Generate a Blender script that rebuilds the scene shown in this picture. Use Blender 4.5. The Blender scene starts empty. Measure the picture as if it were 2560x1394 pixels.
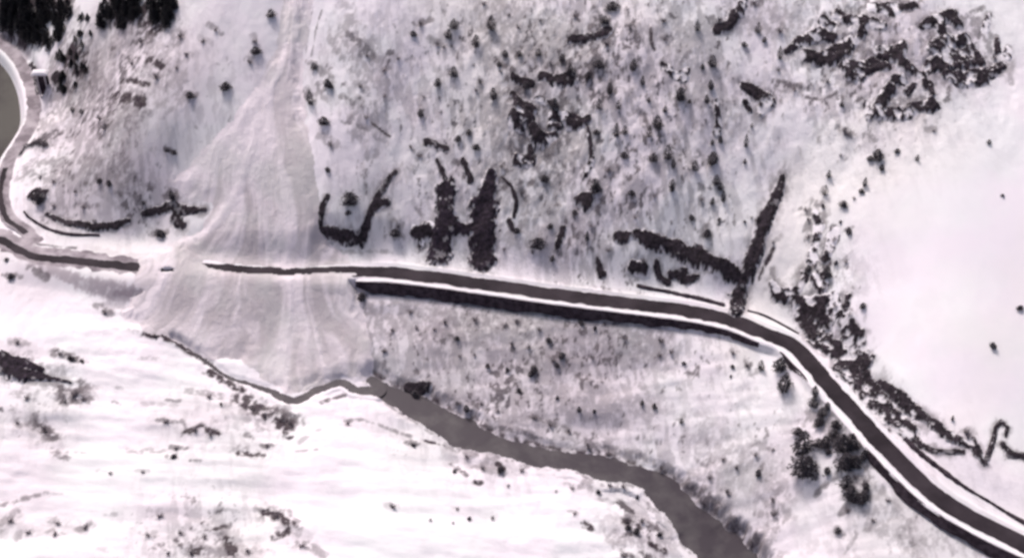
import bpy, math, random
import numpy as np
from mathutils import Vector
random.seed(7); RS = np.random.RandomState(7)
sc = bpy.context.scene
COL = sc.collection
# ---------------------------------------------------------------- camera
PITCH = math.radians(42.0); DIST = 800.0; FPX = 4000.0
CAM = np.array([0.0, -DIST*math.cos(PITCH), DIST*math.sin(PITCH)])
cd = bpy.data.cameras.new('camera'); cam = bpy.data.objects.new('camera', cd); COL.objects.link(cam)
cam.location = CAM; cam.rotation_euler = (math.pi/2-PITCH, 0, 0)
cd.lens = 36*FPX/2560; cd.clip_start = 1; cd.clip_end = 20000
sc.camera = cam
sc.cycles.filter_width = 3.0
# ---------------------------------------------------------------- sky, sun, exposure
SUN_AZ, SUN_EL = math.radians(-26), math.radians(52)      # azimuth clockwise from +Y (behind the hillside)
w = bpy.data.worlds.new('World'); sc.world = w; w.use_nodes = True
nt = w.node_tree; bg = nt.nodes['Background']
sky = nt.nodes.new('ShaderNodeTexSky'); sky.sky_type = 'NISHITA'; sky.sun_disc = False
sky.sun_elevation = SUN_EL; sky.sun_rotation = SUN_AZ
sky.air_density = 0.6; sky.dust_density = 6.0; sky.ozone_density = 0.6
nt.links.new(sky.outputs[0], bg.inputs[0]); bg.inputs[1].default_value = 0.09
sl = bpy.data.lights.new('sun', 'SUN'); sl.energy = 1.5; sl.angle = math.radians(10); sl.color = (1.0, 0.93, 0.95)
so = bpy.data.objects.new('sun', sl); COL.objects.link(so)
sdir = Vector((math.sin(SUN_AZ)*math.cos(SUN_EL), math.cos(SUN_AZ)*math.cos(SUN_EL), math.sin(SUN_EL)))
so.rotation_euler = sdir.to_track_quat('Z', 'Y').to_euler(); so.location = (0, 0, 400)
sc.view_settings.view_transform = 'Standard'; sc.view_settings.look = 'None'
sc.view_settings.exposure = 0.54; sc.view_settings.gamma = 1.0
# ---------------------------------------------------------------- helpers
FWD = np.array([0, math.cos(PITCH), -math.sin(PITCH)]); UP = np.array([0, math.sin(PITCH), math.cos(PITCH)]); RT = np.array([1.0, 0, 0])
def ray(px, py):
    return FWD + RT*(px-1280)/FPX + UP*(697-py)/FPX
def at(px, py, z):
    d = ray(px, py); t = (z-CAM[2])/d[2]; return CAM+t*d
def xof(px, py, z=0): return at(px, py, z)[0]
OFF = {1:(0,0),2:(850,0),3:(1700,0),4:(0,460),5:(850,460),6:(1700,460),7:(0,924),8:(1700,924),9:(850,924)}
def cp(c, x, y):
    o = OFF[c]; return (o[0]+x/2.966, o[1]+y/2.966)
def hsh(i, j, s):
    n = (i*374761393 + j*668265263 + s*144269504) & 0xffffffff
    n = ((n ^ (n >> 13))*1274126177) & 0xffffffff
    return ((n ^ (n >> 16)) & 0xffff)/65535.0
def vn(x, y, s=0):
    xi = np.floor(x); yi = np.floor(y); fx = x-xi; fy = y-yi
    xi = xi.astype(np.int64); yi = yi.astype(np.int64)
    fx = fx*fx*fx*(fx*(fx*6-15)+10); fy = fy*fy*fy*(fy*(fy*6-15)+10)
    a = hsh(xi, yi, s); b = hsh(xi+1, yi, s); c = hsh(xi, yi+1, s); d = hsh(xi+1, yi+1, s)
    return (a+(b-a)*fx)*(1-fy)+(c+(d-c)*fx)*fy
def fbm(x, y, s=0, o=4, g=0.5):
    r = 0; a = 1; t = 0; c_, s_ = math.cos(.6), math.sin(.6)
    for k in range(o):
        r = r+a*vn(x, y, s+k*17); t += a; a *= g
        x, y = (x*c_-y*s_)*2.03, (x*s_+y*c_)*2.03
    return r/t
def sst(a, b, x):
    t = np.clip((x-a)/(b-a), 0, 1); return t*t*(3-2*t)
def seg(X, Y, P, vals=None):
    """distance to polyline, signed side, interpolated extra values"""
    P = np.asarray(P, float); best = np.full(X.shape, 1e18); sd = np.ones(X.shape)
    out = None if vals is None else np.zeros(X.shape+(len(vals[0]),))
    for i in range(len(P)-1):
        ax, ay = P[i][:2]; bx, by = P[i+1][:2]; dx, dy = bx-ax, by-ay; L = dx*dx+dy*dy+1e-9
        t = np.clip(((X-ax)*dx+(Y-ay)*dy)/L, 0, 1)
        ex = X-ax-t*dx; ey = Y-ay-t*dy; d = ex*ex+ey*ey; m = d < best
        best = np.where(m, d, best); sd = np.where(m, np.sign(dx*(Y-ay)-dy*(X-ax)), sd)
        if out is not None:
            v0 = np.asarray(vals[i], float); v1 = np.asarray(vals[i+1], float)
            out[m] = (v0+(v1-v0)*t[..., None])[m]
    return np.sqrt(best), sd, out
def inpoly(X, Y, P):
    r = np.zeros(X.shape, bool); n = len(P)
    for i in range(n):
        x0, y0 = P[i][:2]; x1, y1 = P[(i+1) % n][:2]
        if y0 == y1: continue
        c = ((y0 > Y) != (y1 > Y)) & (X < (x1-x0)*(Y-y0)/(y1-y0)+x0); r ^= c
    return r
def smooth_line(P, n=6):
    P = [np.asarray(p, float) for p in P]; out = []
    for i in range(len(P)-1):
        p0 = P[max(i-1, 0)]; p1 = P[i]; p2 = P[i+1]; p3 = P[min(i+2, len(P)-1)]
        for k in range(n):
            t = k/n; out.append(.5*((2*p1)+(-p0+p2)*t+(2*p0-5*p1+4*p2-p3)*t*t+(-p0+3*p1-3*p2+p3)*t**3))
    out.append(P[-1]); return np.array(out)
def tag(o, label=None, cat=None, group=None, kind=None):
    if label: o['label'] = label
    if cat: o['category'] = cat
    if group: o['group'] = group
    if kind: o['kind'] = kind
def grid_mesh(name, X, Y, Z, mat, keep=None, attrs=None, smooth=True):
    ny, nx = X.shape
    co = np.stack([X, Y, Z], -1).reshape(-1, 3)
    idx = np.arange(ny*nx).reshape(ny, nx)
    q = np.stack([idx[:-1, :-1], idx[:-1, 1:], idx[1:, 1:], idx[1:, :-1]], -1).reshape(-1, 4)
    if keep is not None:
        kf = (keep[:-1, :-1] & keep[:-1, 1:] & keep[1:, 1:] & keep[1:, :-1]).reshape(-1); q = q[kf]
        u, inv = np.unique(q, return_inverse=True); co = co[u]; q = inv.reshape(-1, 4)
    else: u = None
    me = bpy.data.meshes.new(name)
    me.vertices.add(len(co)); me.vertices.foreach_set('co', co.astype(np.float32).ravel())
    me.loops.add(len(q)*4); me.loops.foreach_set('vertex_index', q.astype(np.int32).ravel())
    me.polygons.add(len(q)); me.polygons.foreach_set('loop_start', np.arange(0, len(q)*4, 4, dtype=np.int32))
    me.update(calc_edges=True)
    me.polygons.foreach_set('use_smooth', np.full(len(q), smooth))
    for k, v in (attrs or {}).items():
        a = me.attributes.new(k, 'FLOAT', 'POINT'); v = v.reshape(-1)
        a.data.foreach_set('value', (v if u is None else v[u]).astype(np.float32))
    me.materials.append(mat)
    o = bpy.data.objects.new(name, me); COL.objects.link(o); return o
def pymesh(name, V, F, mat, parent=None, smooth=False):
    me = bpy.data.meshes.new(name); me.from_pydata([tuple(v) for v in V], [], F); me.update()
    if smooth: me.polygons.foreach_set('use_smooth', [True]*len(me.polygons))
    me.materials.append(mat); o = bpy.data.objects.new(name, me); COL.objects.link(o)
    if parent: o.parent = parent
    return o
# ---------------------------------------------------------------- materials
def nodes(name):
    m = bpy.data.materials.new(name); m.use_nodes = True; n = m.node_tree
    return m, n, n.nodes['Principled BSDF']
def noise(n, scale, detail=4, rough=.55, coord=None, stretch=None):
    t = n.nodes.new('ShaderNodeTexNoise'); t.inputs['Scale'].default_value = scale
    t.inputs['Detail'].default_value = detail; t.inputs['Roughness'].default_value = rough
    g = n.nodes.new('ShaderNodeNewGeometry'); src = g.outputs['Position']
    if stretch:
        mp = n.nodes.new('ShaderNodeMapping'); mp.inputs['Scale'].default_value = stretch
        n.links.new(src, mp.inputs[0]); src = mp.outputs[0]
    n.links.new(src, t.inputs['Vector']); return t.outputs['Fac']
def ramp(n, src, a, b, ca=(0,0,0,1), cb=(1,1,1,1)):
    r = n.nodes.new('ShaderNodeValToRGB'); r.color_ramp.elements[0].position = a; r.color_ramp.elements[1].position = b
    r.color_ramp.elements[0].color = ca; r.color_ramp.elements[1].color = cb
    n.links.new(src, r.inputs[0]); return r.outputs[0]
def mixc(n, f, a, b):
    m = n.nodes.new('ShaderNodeMix'); m.data_type = 'RGBA'
    for s, v in ((0, f), (6, a), (7, b)):
        if isinstance(v, (float, tuple)): m.inputs[s].default_value = v
        else: n.links.new(v, m.inputs[s])
    return m.outputs[2]
def mth(n, op, a, b=0.0, cl=False):
    m = n.nodes.new('ShaderNodeMath'); m.operation = op; m.use_clamp = cl
    for s, v in ((0, a), (1, b)):
        if isinstance(v, float): m.inputs[s].default_value = v
        else: n.links.new(v, m.inputs[s])
    return m.outputs[0]
def attr(n, name):
    a = n.nodes.new('ShaderNodeAttribute'); a.attribute_name = name; return a.outputs['Fac']
def bump(n, bs, h, strength, dist):
    b = n.nodes.new('ShaderNodeBump'); b.inputs['Strength'].default_value = strength; b.inputs['Distance'].default_value = dist
    n.links.new(h, b.inputs['Height']); n.links.new(b.outputs[0], bs.inputs['Normal'])
SNOW = (.90, .86, .895, 1)
def mat_terrain():
    m, n, b = nodes('snow_ground')
    b.inputs['Roughness'].default_value = .75; b.inputs['Specular IOR Level'].default_value = .15
    big = noise(n, .022, 3); c = mixc(n, ramp(n, big, .42, .6), (.91, .85, .90, 1), (.88, .87, .885, 1))
    warm = noise(n, .012, 2); c = mixc(n, mth(n, 'MULTIPLY', ramp(n, warm, .55, .72), .6), c, (.92, .87, .85, 1))
    c = mixc(n, attr(n, 'grey'), c, (.32, .268, .30, 1))  # grey also carries painted slope shade into the snow colour
    fine = noise(n, 1.1, 5, .65)
    bare = attr(n, 'bare')
    gcol = mixc(n, ramp(n, noise(n, .35, 4), .4, .62), (.040, .026, .036, 1), (.085, .070, .074, 1))
    f = mth(n, 'MULTIPLY', bare, mth(n, 'ADD', .62, mth(n, 'MULTIPLY', fine, .8)), True)
    c = mixc(n, f, c, gcol); n.links.new(c, b.inputs['Base Color'])
    bump(n, b, mth(n, 'MULTIPLY', noise(n, .9, 6, .6), attr(n, 'relief')), .55, .8); return m
def mat_rock(name, dark, snowlo, snowhi):
    m, n, b = nodes(name); b.inputs['Roughness'].default_value = .85; b.inputs['Specular IOR Level'].default_value = .2
    v = noise(n, .5, 6, .65)
    c = mixc(n, ramp(n, v, .38, .66), tuple(x*.5 for x in dark)+(1,), tuple(x*2.3 for x in dark)+(1,))
    g = n.nodes.new('ShaderNodeNewGeometry'); s = n.nodes.new('ShaderNodeSeparateXYZ'); n.links.new(g.outputs['Normal'], s.inputs[0])
    nn = noise(n, .8, 4); h = mth(n, 'ADD', s.outputs[2], mth(n, 'MULTIPLY', mth(n, 'SUBTRACT', nn, .5), .55))
    mr = n.nodes.new('ShaderNodeMapRange'); mr.inputs[1].default_value = snowlo; mr.inputs[2].default_value = snowhi
    n.links.new(h, mr.inputs[0])
    c = mixc(n, mth(n, 'MAXIMUM', mr.outputs[0], attr(n, 'snow')), c, SNOW); n.links.new(c, b.inputs['Base Color'])
    bump(n, b, noise(n, .9, 4, .6), .45, .8); return m
def mat_plain(name, ca, cb, scale=.6, rough=.9, spec=.2, bs=.3, a=.4, b_=.62, stretch=None):
    m, n, b = nodes(name); b.inputs['Roughness'].default_value = rough; b.inputs['Specular IOR Level'].default_value = spec
    n.links.new(mixc(n, ramp(n, noise(n, scale, 5, .6, stretch=stretch), a, b_), ca+(1,), cb+(1,)), b.inputs['Base Color'])
    if bs: bump(n, b, noise(n, scale*3, 5), bs, .5)
    return m
M_TER = mat_terrain()
M_ROCK = mat_rock('dark_rock', (.024, .018, .023), 1.0, 1.12)
M_ROCKD = mat_rock('deep_dark_rock', (.020, .014, .021), 1.35, 1.6)
M_ROCK2 = mat_rock('snowy_rock', (.055, .044, .052), .74, .95)
M_ROAD = mat_plain('wet_asphalt', (.020, .0145, .0195), (.044, .034, .042), .05, .75, .15, .1)
M_ROADL = mat_plain('slushy_asphalt', (.20, .17, .19), (.46, .41, .44), .09, .8, .2, .2)
M_WALL = mat_plain('dark_stone_wall', (.024, .016, .023), (.062, .046, .058), .35, .9, .2, .8)
M_BERM = mat_plain('ploughed_snow', (.88, .84, .87), (.93, .89, .92), .5, .8, .15, .6)
M_WATER = mat_plain('creek_water', (.054, .044, .054), (.088, .078, .084), .06, .5, .2, .35, .45, .6)
M_POND = mat_plain('pale_water', (.045, .038, .040), (.085, .080, .072), .03, .6, .1, .1)
M_NEEDLED = mat_plain('dusted_conifer_needles', (.030, .024, .030), (.105, .095, .105), 1.1, .9, .1, 0)
M_NEEDLE = mat_plain('conifer_needles', (.018, .014, .018), (.045, .045, .046), .7, .9, .1, 0)
M_TWIG = mat_plain('bare_twigs', (.16, .135, .15), (.30, .265, .285), .7, .9, .1, 0)
M_BARK = mat_plain('bark', (.035, .025, .028), (.07, .055, .055), 1.5, .95, .1, 0)
M_BOULD = mat_rock('boulder_stone', (.07, .058, .066), .80, .97)
M_POST = mat_plain('pale_post', (.55, .50, .52), (.66, .62, .64), 1.0, .7, .3, .1)
def mat_debris():
    m, n, b = nodes('slide_debris'); b.inputs['Roughness'].default_value = .85; b.inputs['Specular IOR Level'].default_value = .1
    c = mixc(n, attr(n, 'streak'), (.51, .46, .475, 1), (.86, .78, .82, 1))
    c = mixc(n, mth(n, 'MULTIPLY', ramp(n, noise(n, .03, 3), .45, .6), .45), c, (.60, .60, .59, 1))
    c = mixc(n, mth(n, 'MULTIPLY', ramp(n, noise(n, .7, 5, .7), .56, .75), .35), c, (.38, .34, .36, 1))
    n.links.new(c, b.inputs['Base Color']); bump(n, b, noise(n, .8, 6, .65), .6, .9); return m
M_DEB = mat_debris()
# ---------------------------------------------------------------- terrain: control points (pixel, pixel, height)
CP = [ # road line
 (0,600,-1),(81,639,0),(200,652,0),(350,672,0),(520,668,0),(700,680,0),(870,684,0),(985,682,0),(1120,696,0),(1271,716,0),(1423,738,0),(1558,756,0),
 (1710,777,0),(1828,801,0),(1902,829,0),(1970,856,0),(2027,908,0),(2071,961,-.5),(2121,1015,-1),(2172,1072,-1.5),(2226,1130,-2),(2273,1177,-3),(2341,1238,-4),(2425,1292,-5),(2509,1335,-6),(2620,1385,-7),
 # bench above road
 (1000,640,1.5),(1200,655,1.5),(1450,695,1.5),(1700,715,2),(1850,745,2),(1980,810,2),(2100,905,1),(2240,1070,0),(2400,1210,-2),(2560,1290,-4),
 # foot of wall
 (960,733,-4.5),(1187,765,-4.5),(1389,792,-4.5),(1625,812,-4.3),(1800,857,-4),(1900,895,-4),(2000,985,-4.5),(2100,1110,-5),(2190,1190,-6),(2320,1290,-7),(2450,1360,-8.5),
 # creek
 (-60,610,-2.5),(0,635,-2.5),(90,682,-3),(200,716,-4.5),(320,765,-8.5),(435,848,-14.5),(522,908,-18.5),(600,964,-21),(700,991,-22.5),(792,978,-23),(860,955,-23.5),(934,970,-24),
 (1100,1050,-26.5),(1250,1120,-29),(1450,1160,-31.5),(1600,1200,-34),(1700,1270,-37),(1790,1394,-41),(1850,1520,-44),
 # opposite bank, gently rolling
 (0,700,-2.5),(150,780,-5),(0,850,-4.5),(300,900,-11),(0,1000,-7),(120,1000,-8),(300,1100,-13),(500,1050,-16),(600,1200,-17),(0,1200,-9),(0,1394,-8),(400,1394,-14),(650,1330,-17),
 (700,1394,-16),(850,1100,-21),(900,1300,-21),(1100,1200,-25),(1200,1394,-27),(1400,1260,-30),(1500,1394,-34),(1640,1394,-38),(0,1700,-12),(800,1800,-24),(1500,1800,-40),(-400,1100,-4),(-400,1500,-6),
 # slope between road and creek
 (1100,880,-14.5),(1300,960,-19.5),(1500,960,-18.5),(1550,1080,-26.5),(1700,1050,-22),(1850,1150,-22),(1950,1300,-27),(2050,1150,-12),(2150,1300,-15),(2300,1394,-14),(2000,1500,-33),(2400,1600,-22),(2700,1500,-13),
 # left valley and pond
 (0,420,-3.5),(0,280,-4),(45,280,-3.8),(30,170,-3.5),(90,290,.5),(75,200,.5),(20,400,0),(8,480,-.5),(45,570,-.5),(-200,300,-4),(-300,500,-3),(-400,200,0),(150,540,1.5),(260,590,1),(380,580,1.5),
 (180,470,12),(180,350,14),(140,250,8),(200,200,24),(180,120,30),(60,90,8),(0,0,18),(100,-50,32),(-200,0,14),(-400,-200,40),
 # hillside
 (300,480,17),(300,400,27),(450,500,13),(450,400,26),(400,300,41),(300,250,40),(350,100,55),(250,0,52),(500,200,54),(550,0,76),(600,300,42),(600,450,24),
 (640,560,11),(720,450,25),(720,300,40),(720,150,58),(720,0,76),(720,-300,113),(850,560,14),(850,450,28),(850,300,46),(880,100,69),(900,0,80),
 (1000,560,12),(1000,400,31),(1000,200,55),(1050,0,79),(1170,600,8),(1200,450,27),(1200,250,51),(1250,50,75),(1400,550,19),(1400,350,43),(1400,150,67),(1450,0,84),
 (1600,600,17),(1600,400,41),(1600,200,65),(1650,0,88),(1800,650,14),(1800,500,31),(1800,300,54),(1850,100,77),(1900,600,21),(1960,450,36),(2000,700,14),(2000,300,56),(2050,100,78),(2050,550,32),
 (2120,800,13),(2200,700,25),(2200,500,43),(2200,300,61),(2250,100,84),(2300,900,15),(2250,950,9),(2350,1080,4),(2400,800,26),(2400,600,41),(2400,400,57),(2450,200,74),(2450,0,92),(2560,1100,6),(2560,950,16),(2560,700,34),(2560,400,58),(2560,100,84),
 (2900,1200,0),(2900,800,30),(2900,300,72),(2900,-200,112),(2300,-400,132),(1500,-400,128),(900,-400,122),(300,-400,92),(3200,1500,-8)]
cw = np.array([at(*p) for p in CP])
def tps_fit(P, lam):
    n = len(P); d = np.hypot(P[:, None, 0]-P[None, :, 0], P[:, None, 1]-P[None, :, 1])/100
    K = np.where(d > 0, d*d*np.log(d+1e-12), 0)+lam*np.eye(n)
    A = np.zeros((n+3, n+3)); A[:n, :n] = K; A[:n, n] = 1; A[:n, n+1:] = P[:, :2]/100; A[n:, :n] = A[:n, n:].T
    return np.linalg.solve(A, np.r_[P[:, 2], 0, 0, 0])
TW = tps_fit(cw, .004)
def tps(X, Y):
    n = len(cw); r = TW[n]+TW[n+1]*X/100+TW[n+2]*Y/100
    for i in range(n):
        d2 = ((X-cw[i, 0])**2+(Y-cw[i, 1])**2)/1e4
        r = r+TW[i]*.5*d2*np.log(d2+1e-12)
    return r
STEP = .6
xs = np.arange(-312, 312.01, STEP); ys = np.arange(-232, 292.01, STEP)
GX, GY = np.meshgrid(xs, ys)
Bc = tps(*np.meshgrid(np.arange(-330, 331, 3.0), np.arange(-250, 311, 3.0)))
def bil(G, x0, y0, st, X, Y):
    fx = np.clip((X-x0)/st, 0, G.shape[1]-1.001); fy = np.clip((Y-y0)/st, 0, G.shape[0]-1.001)
    i = fx.astype(int); j = fy.astype(int); fx = fx-i; fy = fy-j
    return (G[j, i]*(1-fx)+G[j, i+1]*fx)*(1-fy)+(G[j+1, i]*(1-fx)+G[j+1, i+1]*fx)*fy
BASE = bil(Bc, -330, -250, 3.0, GX, GY)
# soften facets of the bilinear lookup
for _ in range(3):
    BASE[1:-1, 1:-1] = (BASE[:-2, 1:-1]+BASE[2:, 1:-1]+BASE[1:-1, :-2]+BASE[1:-1, 2:]+BASE[1:-1, 1:-1]*4)/8
def blob(px, py, r, z=0):
    p = at(px, py, z); return np.exp(-((GX-p[0])**2+(GY-p[1])**2)/(2*(r*.2)**2))
def blobw(px, py, r):
    # same, with the height read off the control surface
    z = 0.0
    for _ in range(25):
        p = at(px, py, z); z += .6*(float(bil(Bc, -330, -250, 3.0, np.array([p[0]]), np.array([p[1]]))[0])-z)
    return np.exp(-((GX-p[0])**2+(GY-p[1])**2)/(2*(r*.2)**2))
# roughness: hillside rough, right shoulder smooth
rough = np.full(GX.shape, .55)
for q in ((1500,200,230,1.0),(1250,450,160,.8),(2200,150,150,1.5),(250,200,160,.9),(1700,450,150,.6),(1000,200,160,.4),(2060,700,70,.9)): rough += blobw(*q[:3])*q[3]
for q in ((2420,600,170,.8),(2480,850,150,.7),(1000,1330,200,.4),(300,1200,200,.3),(1600,690,90,.4)): rough -= blobw(*q[:3])*q[3]
rough = np.clip(rough, .12, 2.2)
H = BASE+rough*((fbm(GX/26, GY/38, 3, 4)-.5)*4.2+(fbm(GX/6, GY/9, 9, 4)-.5)*1.5+(fbm(GX/1.9, GY/2.3, 21, 2)-.5)*.3)
# snow drifts of the opposite bank
dr = sst(-3, -9, BASE)*sst(60, -40, GY); H += dr*((fbm(GX/45, GY/16, 31, 3)-.5)*4.6+(fbm(GX/14+GY/30, GY/4.5, 33, 3)-.5)*.7)
# chute of the slide: a trough
chute = smooth_line([at(745,-300,113), at(735,-100,92), at(728,0,76), at(722,150,58), at(720,300,40)], 5)
d, _, _ = seg(GX, GY, chute); H -= np.exp(-(d/9)**2)*2.6
# ---------------------------------------------------------------- water courses
UPB = [cp(9,240,40),cp(9,400,130),cp(9,600,200),cp(9,770,280),cp(9,1000,390),cp(9,1200,500),cp(9,1400,560),cp(9,1600,590),cp(9,1850,640),cp(9,2050,650),cp(9,2250,720),cp(9,2450,800),cp(8,20,880),cp(8,110,1000),cp(8,230,1070),cp(8,330,1180),cp(8,450,1270),cp(8,560,1400),cp(8,700,1640),cp(8,900,1950)]
LOB = [cp(9,225,110),cp(9,300,210),cp(9,450,310),cp(9,650,430),cp(9,850,560),cp(9,1050,595),cp(9,1200,640),cp(9,1350,700),cp(9,1600,720),cp(9,1780,790),cp(9,1950,800),cp(9,2150,840),cp(9,2280,970),cp(9,2440,1100),cp(9,2520,1220),cp(8,30,1290),cp(8,120,1400),cp(8,180,1520),cp(8,280,1720),cp(8,450,2000)]
zc = np.interp(np.arange(20), [0, 3, 6, 10, 14, 17, 19], [-24.6, -27, -29.6, -33, -38.5, -42, -47])
cen, hw = [], []
for u, l, z in zip(UPB, LOB, zc):
    a = at(u[0], u[1], z); b = at(l[0], l[1], z); cen.append([(a[0]+b[0])/2, (a[1]+b[1])/2, z])
cen = np.array(cen); tg = np.gradient(cen[:, :2], axis=0); tg /= np.linalg.norm(tg, axis=1)[:, None]
for u, l, c, t in zip(UPB, LOB, cen, tg):
    a = at(u[0], u[1], c[2]); b = at(l[0], l[1], c[2]); hw.append(.5*abs((a[0]-b[0])*-t[1]+(a[1]-b[1])*t[0]))
creek = smooth_line(np.c_[cen, hw], 6)
thread = smooth_line([np.r_[at(x, y, z), wd] for x, y, z, wd in ((435,848,-15.5,.4),(472,871,-17,.6),(522,908,-19.3,.9),(575,945,-21.0,.9),(620,958,-22,1.1),(670,975,-22.8,1.6),(710,994,-23.2,2.2),(742,1001,-23.5,2.3),(792,976,-23.8,2.4),(850,955,-24.1,2.2),(890,975,-24.3,2.2),(940,975,-24.6,3.5))], 5)
POND = [at(x, y, -4.4) for x, y in ((-160,80),(-20,120),(20,150),(42,190),(52,240),(56,300),(42,350),(16,395),(-30,430),(-200,470),(-420,430),(-420,60))]
CH = np.zeros(GX.shape, bool)
def carve(line, deep, shore):
    global H, CH
    d, _, v = seg(GX, GY, line, [(p[2], p[3]) for p in line])
    zw = v[..., 0]; hwv = v[..., 1]*(1+.22*(fbm(GX/5, GY/5, 40, 3)-.5)*2)+(fbm(GX/2.2, GY/2.2, 41, 2)-.5)*1.2
    t = sst(0, shore, d-hwv)
    bankz = np.maximum(H, zw+.35)
    H = np.where(d < hwv, np.where(CH, np.minimum(H, zw-deep), zw-deep*sst(0, 1.5, hwv-d)-.05), np.where((d < hwv+shore) & ~CH, (zw+.02)*(1-t)+bankz*t, H)); CH |= d < hwv
carve(creek, 1.2, 5.5); carve(thread, .8, 2.5)
pi = inpoly(GX, GY, POND); dp, _, _ = seg(GX, GY, POND+[POND[0]])
H = np.where(pi, np.minimum(H, -4.4-np.clip(dp*.3, .05, 1.2)), np.where((dp < 6) & ~pi, np.maximum(-4.3+(H+4.3)*sst(0, 6, dp), -4.35), H))
# ---------------------------------------------------------------- road beds
RP = [(-120,560,-1.5),(0,600,-1),(81,639,0),(200,652,0),(350,668,0),(520,668,0),(700,680,0),(870,679,0),(985,682,0),(1120,698,0),(1271,719,0),(1423,740,0),(1558,757,0),(1710,776,0),(1828,800,0),(1902,829,0),(1970,856,0),(2027,908,0),(2071,961,-.5),(2121,1015,-1),(2172,1072,-1.5),(2226,1130,-2),(2273,1177,-3),(2341,1238,-4),(2425,1292,-5),(2509,1335,-6),(2620,1385,-7),(2800,1450,-8)]
road = smooth_line([at(*p) for p in RP], 6)
LP = [(-60,60,1.5),(0,105,1),(45,150,1),(72,200,.8),(84,250,.8),(82,300,.8),(58,345,.6),(24,400,.3),(8,460,0),(8,510,-.2),(26,550,-.4),(62,575,-.5),(110,620,-.2),(160,645,0)]
loop = smooth_line([at(*p) for p in LP], 6)
dR, sR, vR = seg(GX, GY, road, [(p[2],) for p in road])
zr = vR[..., 0]; down = sR < 0                     # road runs left to right, downhill side is on its right hand
wn = (fbm(GX/5, GY/5, 55, 3)-.5)*1.6
xw = bil(GX, xs[0], ys[0], STEP, GX, GY)
wall_on = sst(-78, -70, GX)                        # the wall starts where the slide ends
edge = 8.3*wall_on+5.2*(1-wall_on)
wt = np.where(down, 1-sst(edge-.4, edge+1.4+12*(1-wall_on), dR), 1-sst(6.5, 26+wn, dR))
H = H*(1-wt)+zr*wt
WX = [-400, xof(870,690), xof(890,700), xof(1400,745), xof(1915,835), xof(1950,845), xof(2180,1080,-2), xof(2230,1130,-2), 600]
WH = [0, 0, 4.6, 4.6, 2.4, 1.2, 1.2, 3.9, 3.9]
whx = np.interp(GX, WX, WH); cap = zr-(whx+1.1)*sst(edge-.5, edge+1.0, dR)-np.maximum(dR-edge-1.0, 0)*.2
H = np.where(down & (dR > edge) & (dR < 26) & (whx > .3), np.minimum(H, cap), H)
H += np.where(down, 0, np.exp(-((dR-6.4+wn*.4)/1.1)**2)*.75)*sst(-80, -60, GX)      # ploughed heap on uphill side
dL, sL, vL = seg(GX, GY, loop, [(p[2],) for p in loop]); wl = 1-sst(4.6, 9, dL); wl *= 1-sst(0, 1, wt*2)
H = H*(1-wl)+vL[..., 0]*wl
def hz(X, Y): return bil(H, xs[0], ys[0], STEP, np.asarray(X, float), np.asarray(Y, float))
TT = np.linspace(600, 1500, 3000)
def hit(px, py):
    d = ray(px, py); P = CAM+TT[:, None]*d; h = hz(P[:, 0], P[:, 1]); b = np.nonzero(P[:, 2] < h)[0]
    if not len(b): return None
    i = max(b[0], 1); a0 = P[i-1, 2]-h[i-1]; a1 = h[i]-P[i, 2]; f = a0/(a0+a1+1e-9); t = TT[i-1]+(TT[i]-TT[i-1])*f
    p = CAM+t*d; return p if abs(p[0]) < 310 else None
# ---------------------------------------------------------------- marks on the ground: brush, bare earth and painted-in shade
bare = np.zeros(GX.shape); grey = np.zeros(GX.shape)
n1 = fbm(GX/2.4, GY/3.4, 60, 4, .6); n2 = fbm(GX/1.3, GY/1.9, 70, 3, .6); n3 = fbm(GX/9, GY/13, 80, 3)
def smear(arr, c, pts, wd, amt, soft=.5, brk=.9):
    P = [hit(*cp(c, x, y)) for x, y in pts]; P = [p for p in P if p is not None]
    if not P: return
    if len(P) == 1: P = [P[0]-np.array([wd*.03, 0, 0]), P[0]+np.array([wd*.03, 0, 0])]
    P = np.array(P); r = wd/2.966*.2/2*1.15
    x0, y0 = P[:, 0].min()-r*2-3, P[:, 1].min()-r*2-3; x1, y1 = P[:, 0].max()+r*2+3, P[:, 1].max()+r*2+3
    i0, i1 = np.searchsorted(xs, [x0, x1]); j0, j1 = np.searchsorted(ys, [y0, y1]); s = np.s_[j0:j1, i0:i1]
    if i1-i0 < 2 or j1-j0 < 2: return
    d, _, _ = seg(GX[s], GY[s]*1, P); m = 1-d/(r*(1+.9*(n1[s]-.5)*2))
    v = sst(-.1, soft, m)*(1-brk+brk*sst(.42, .62, n1[s]*.6+n2[s]*.4+.10*amt+.02))*amt
    arr[s] = np.maximum(arr[s], v)
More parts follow.
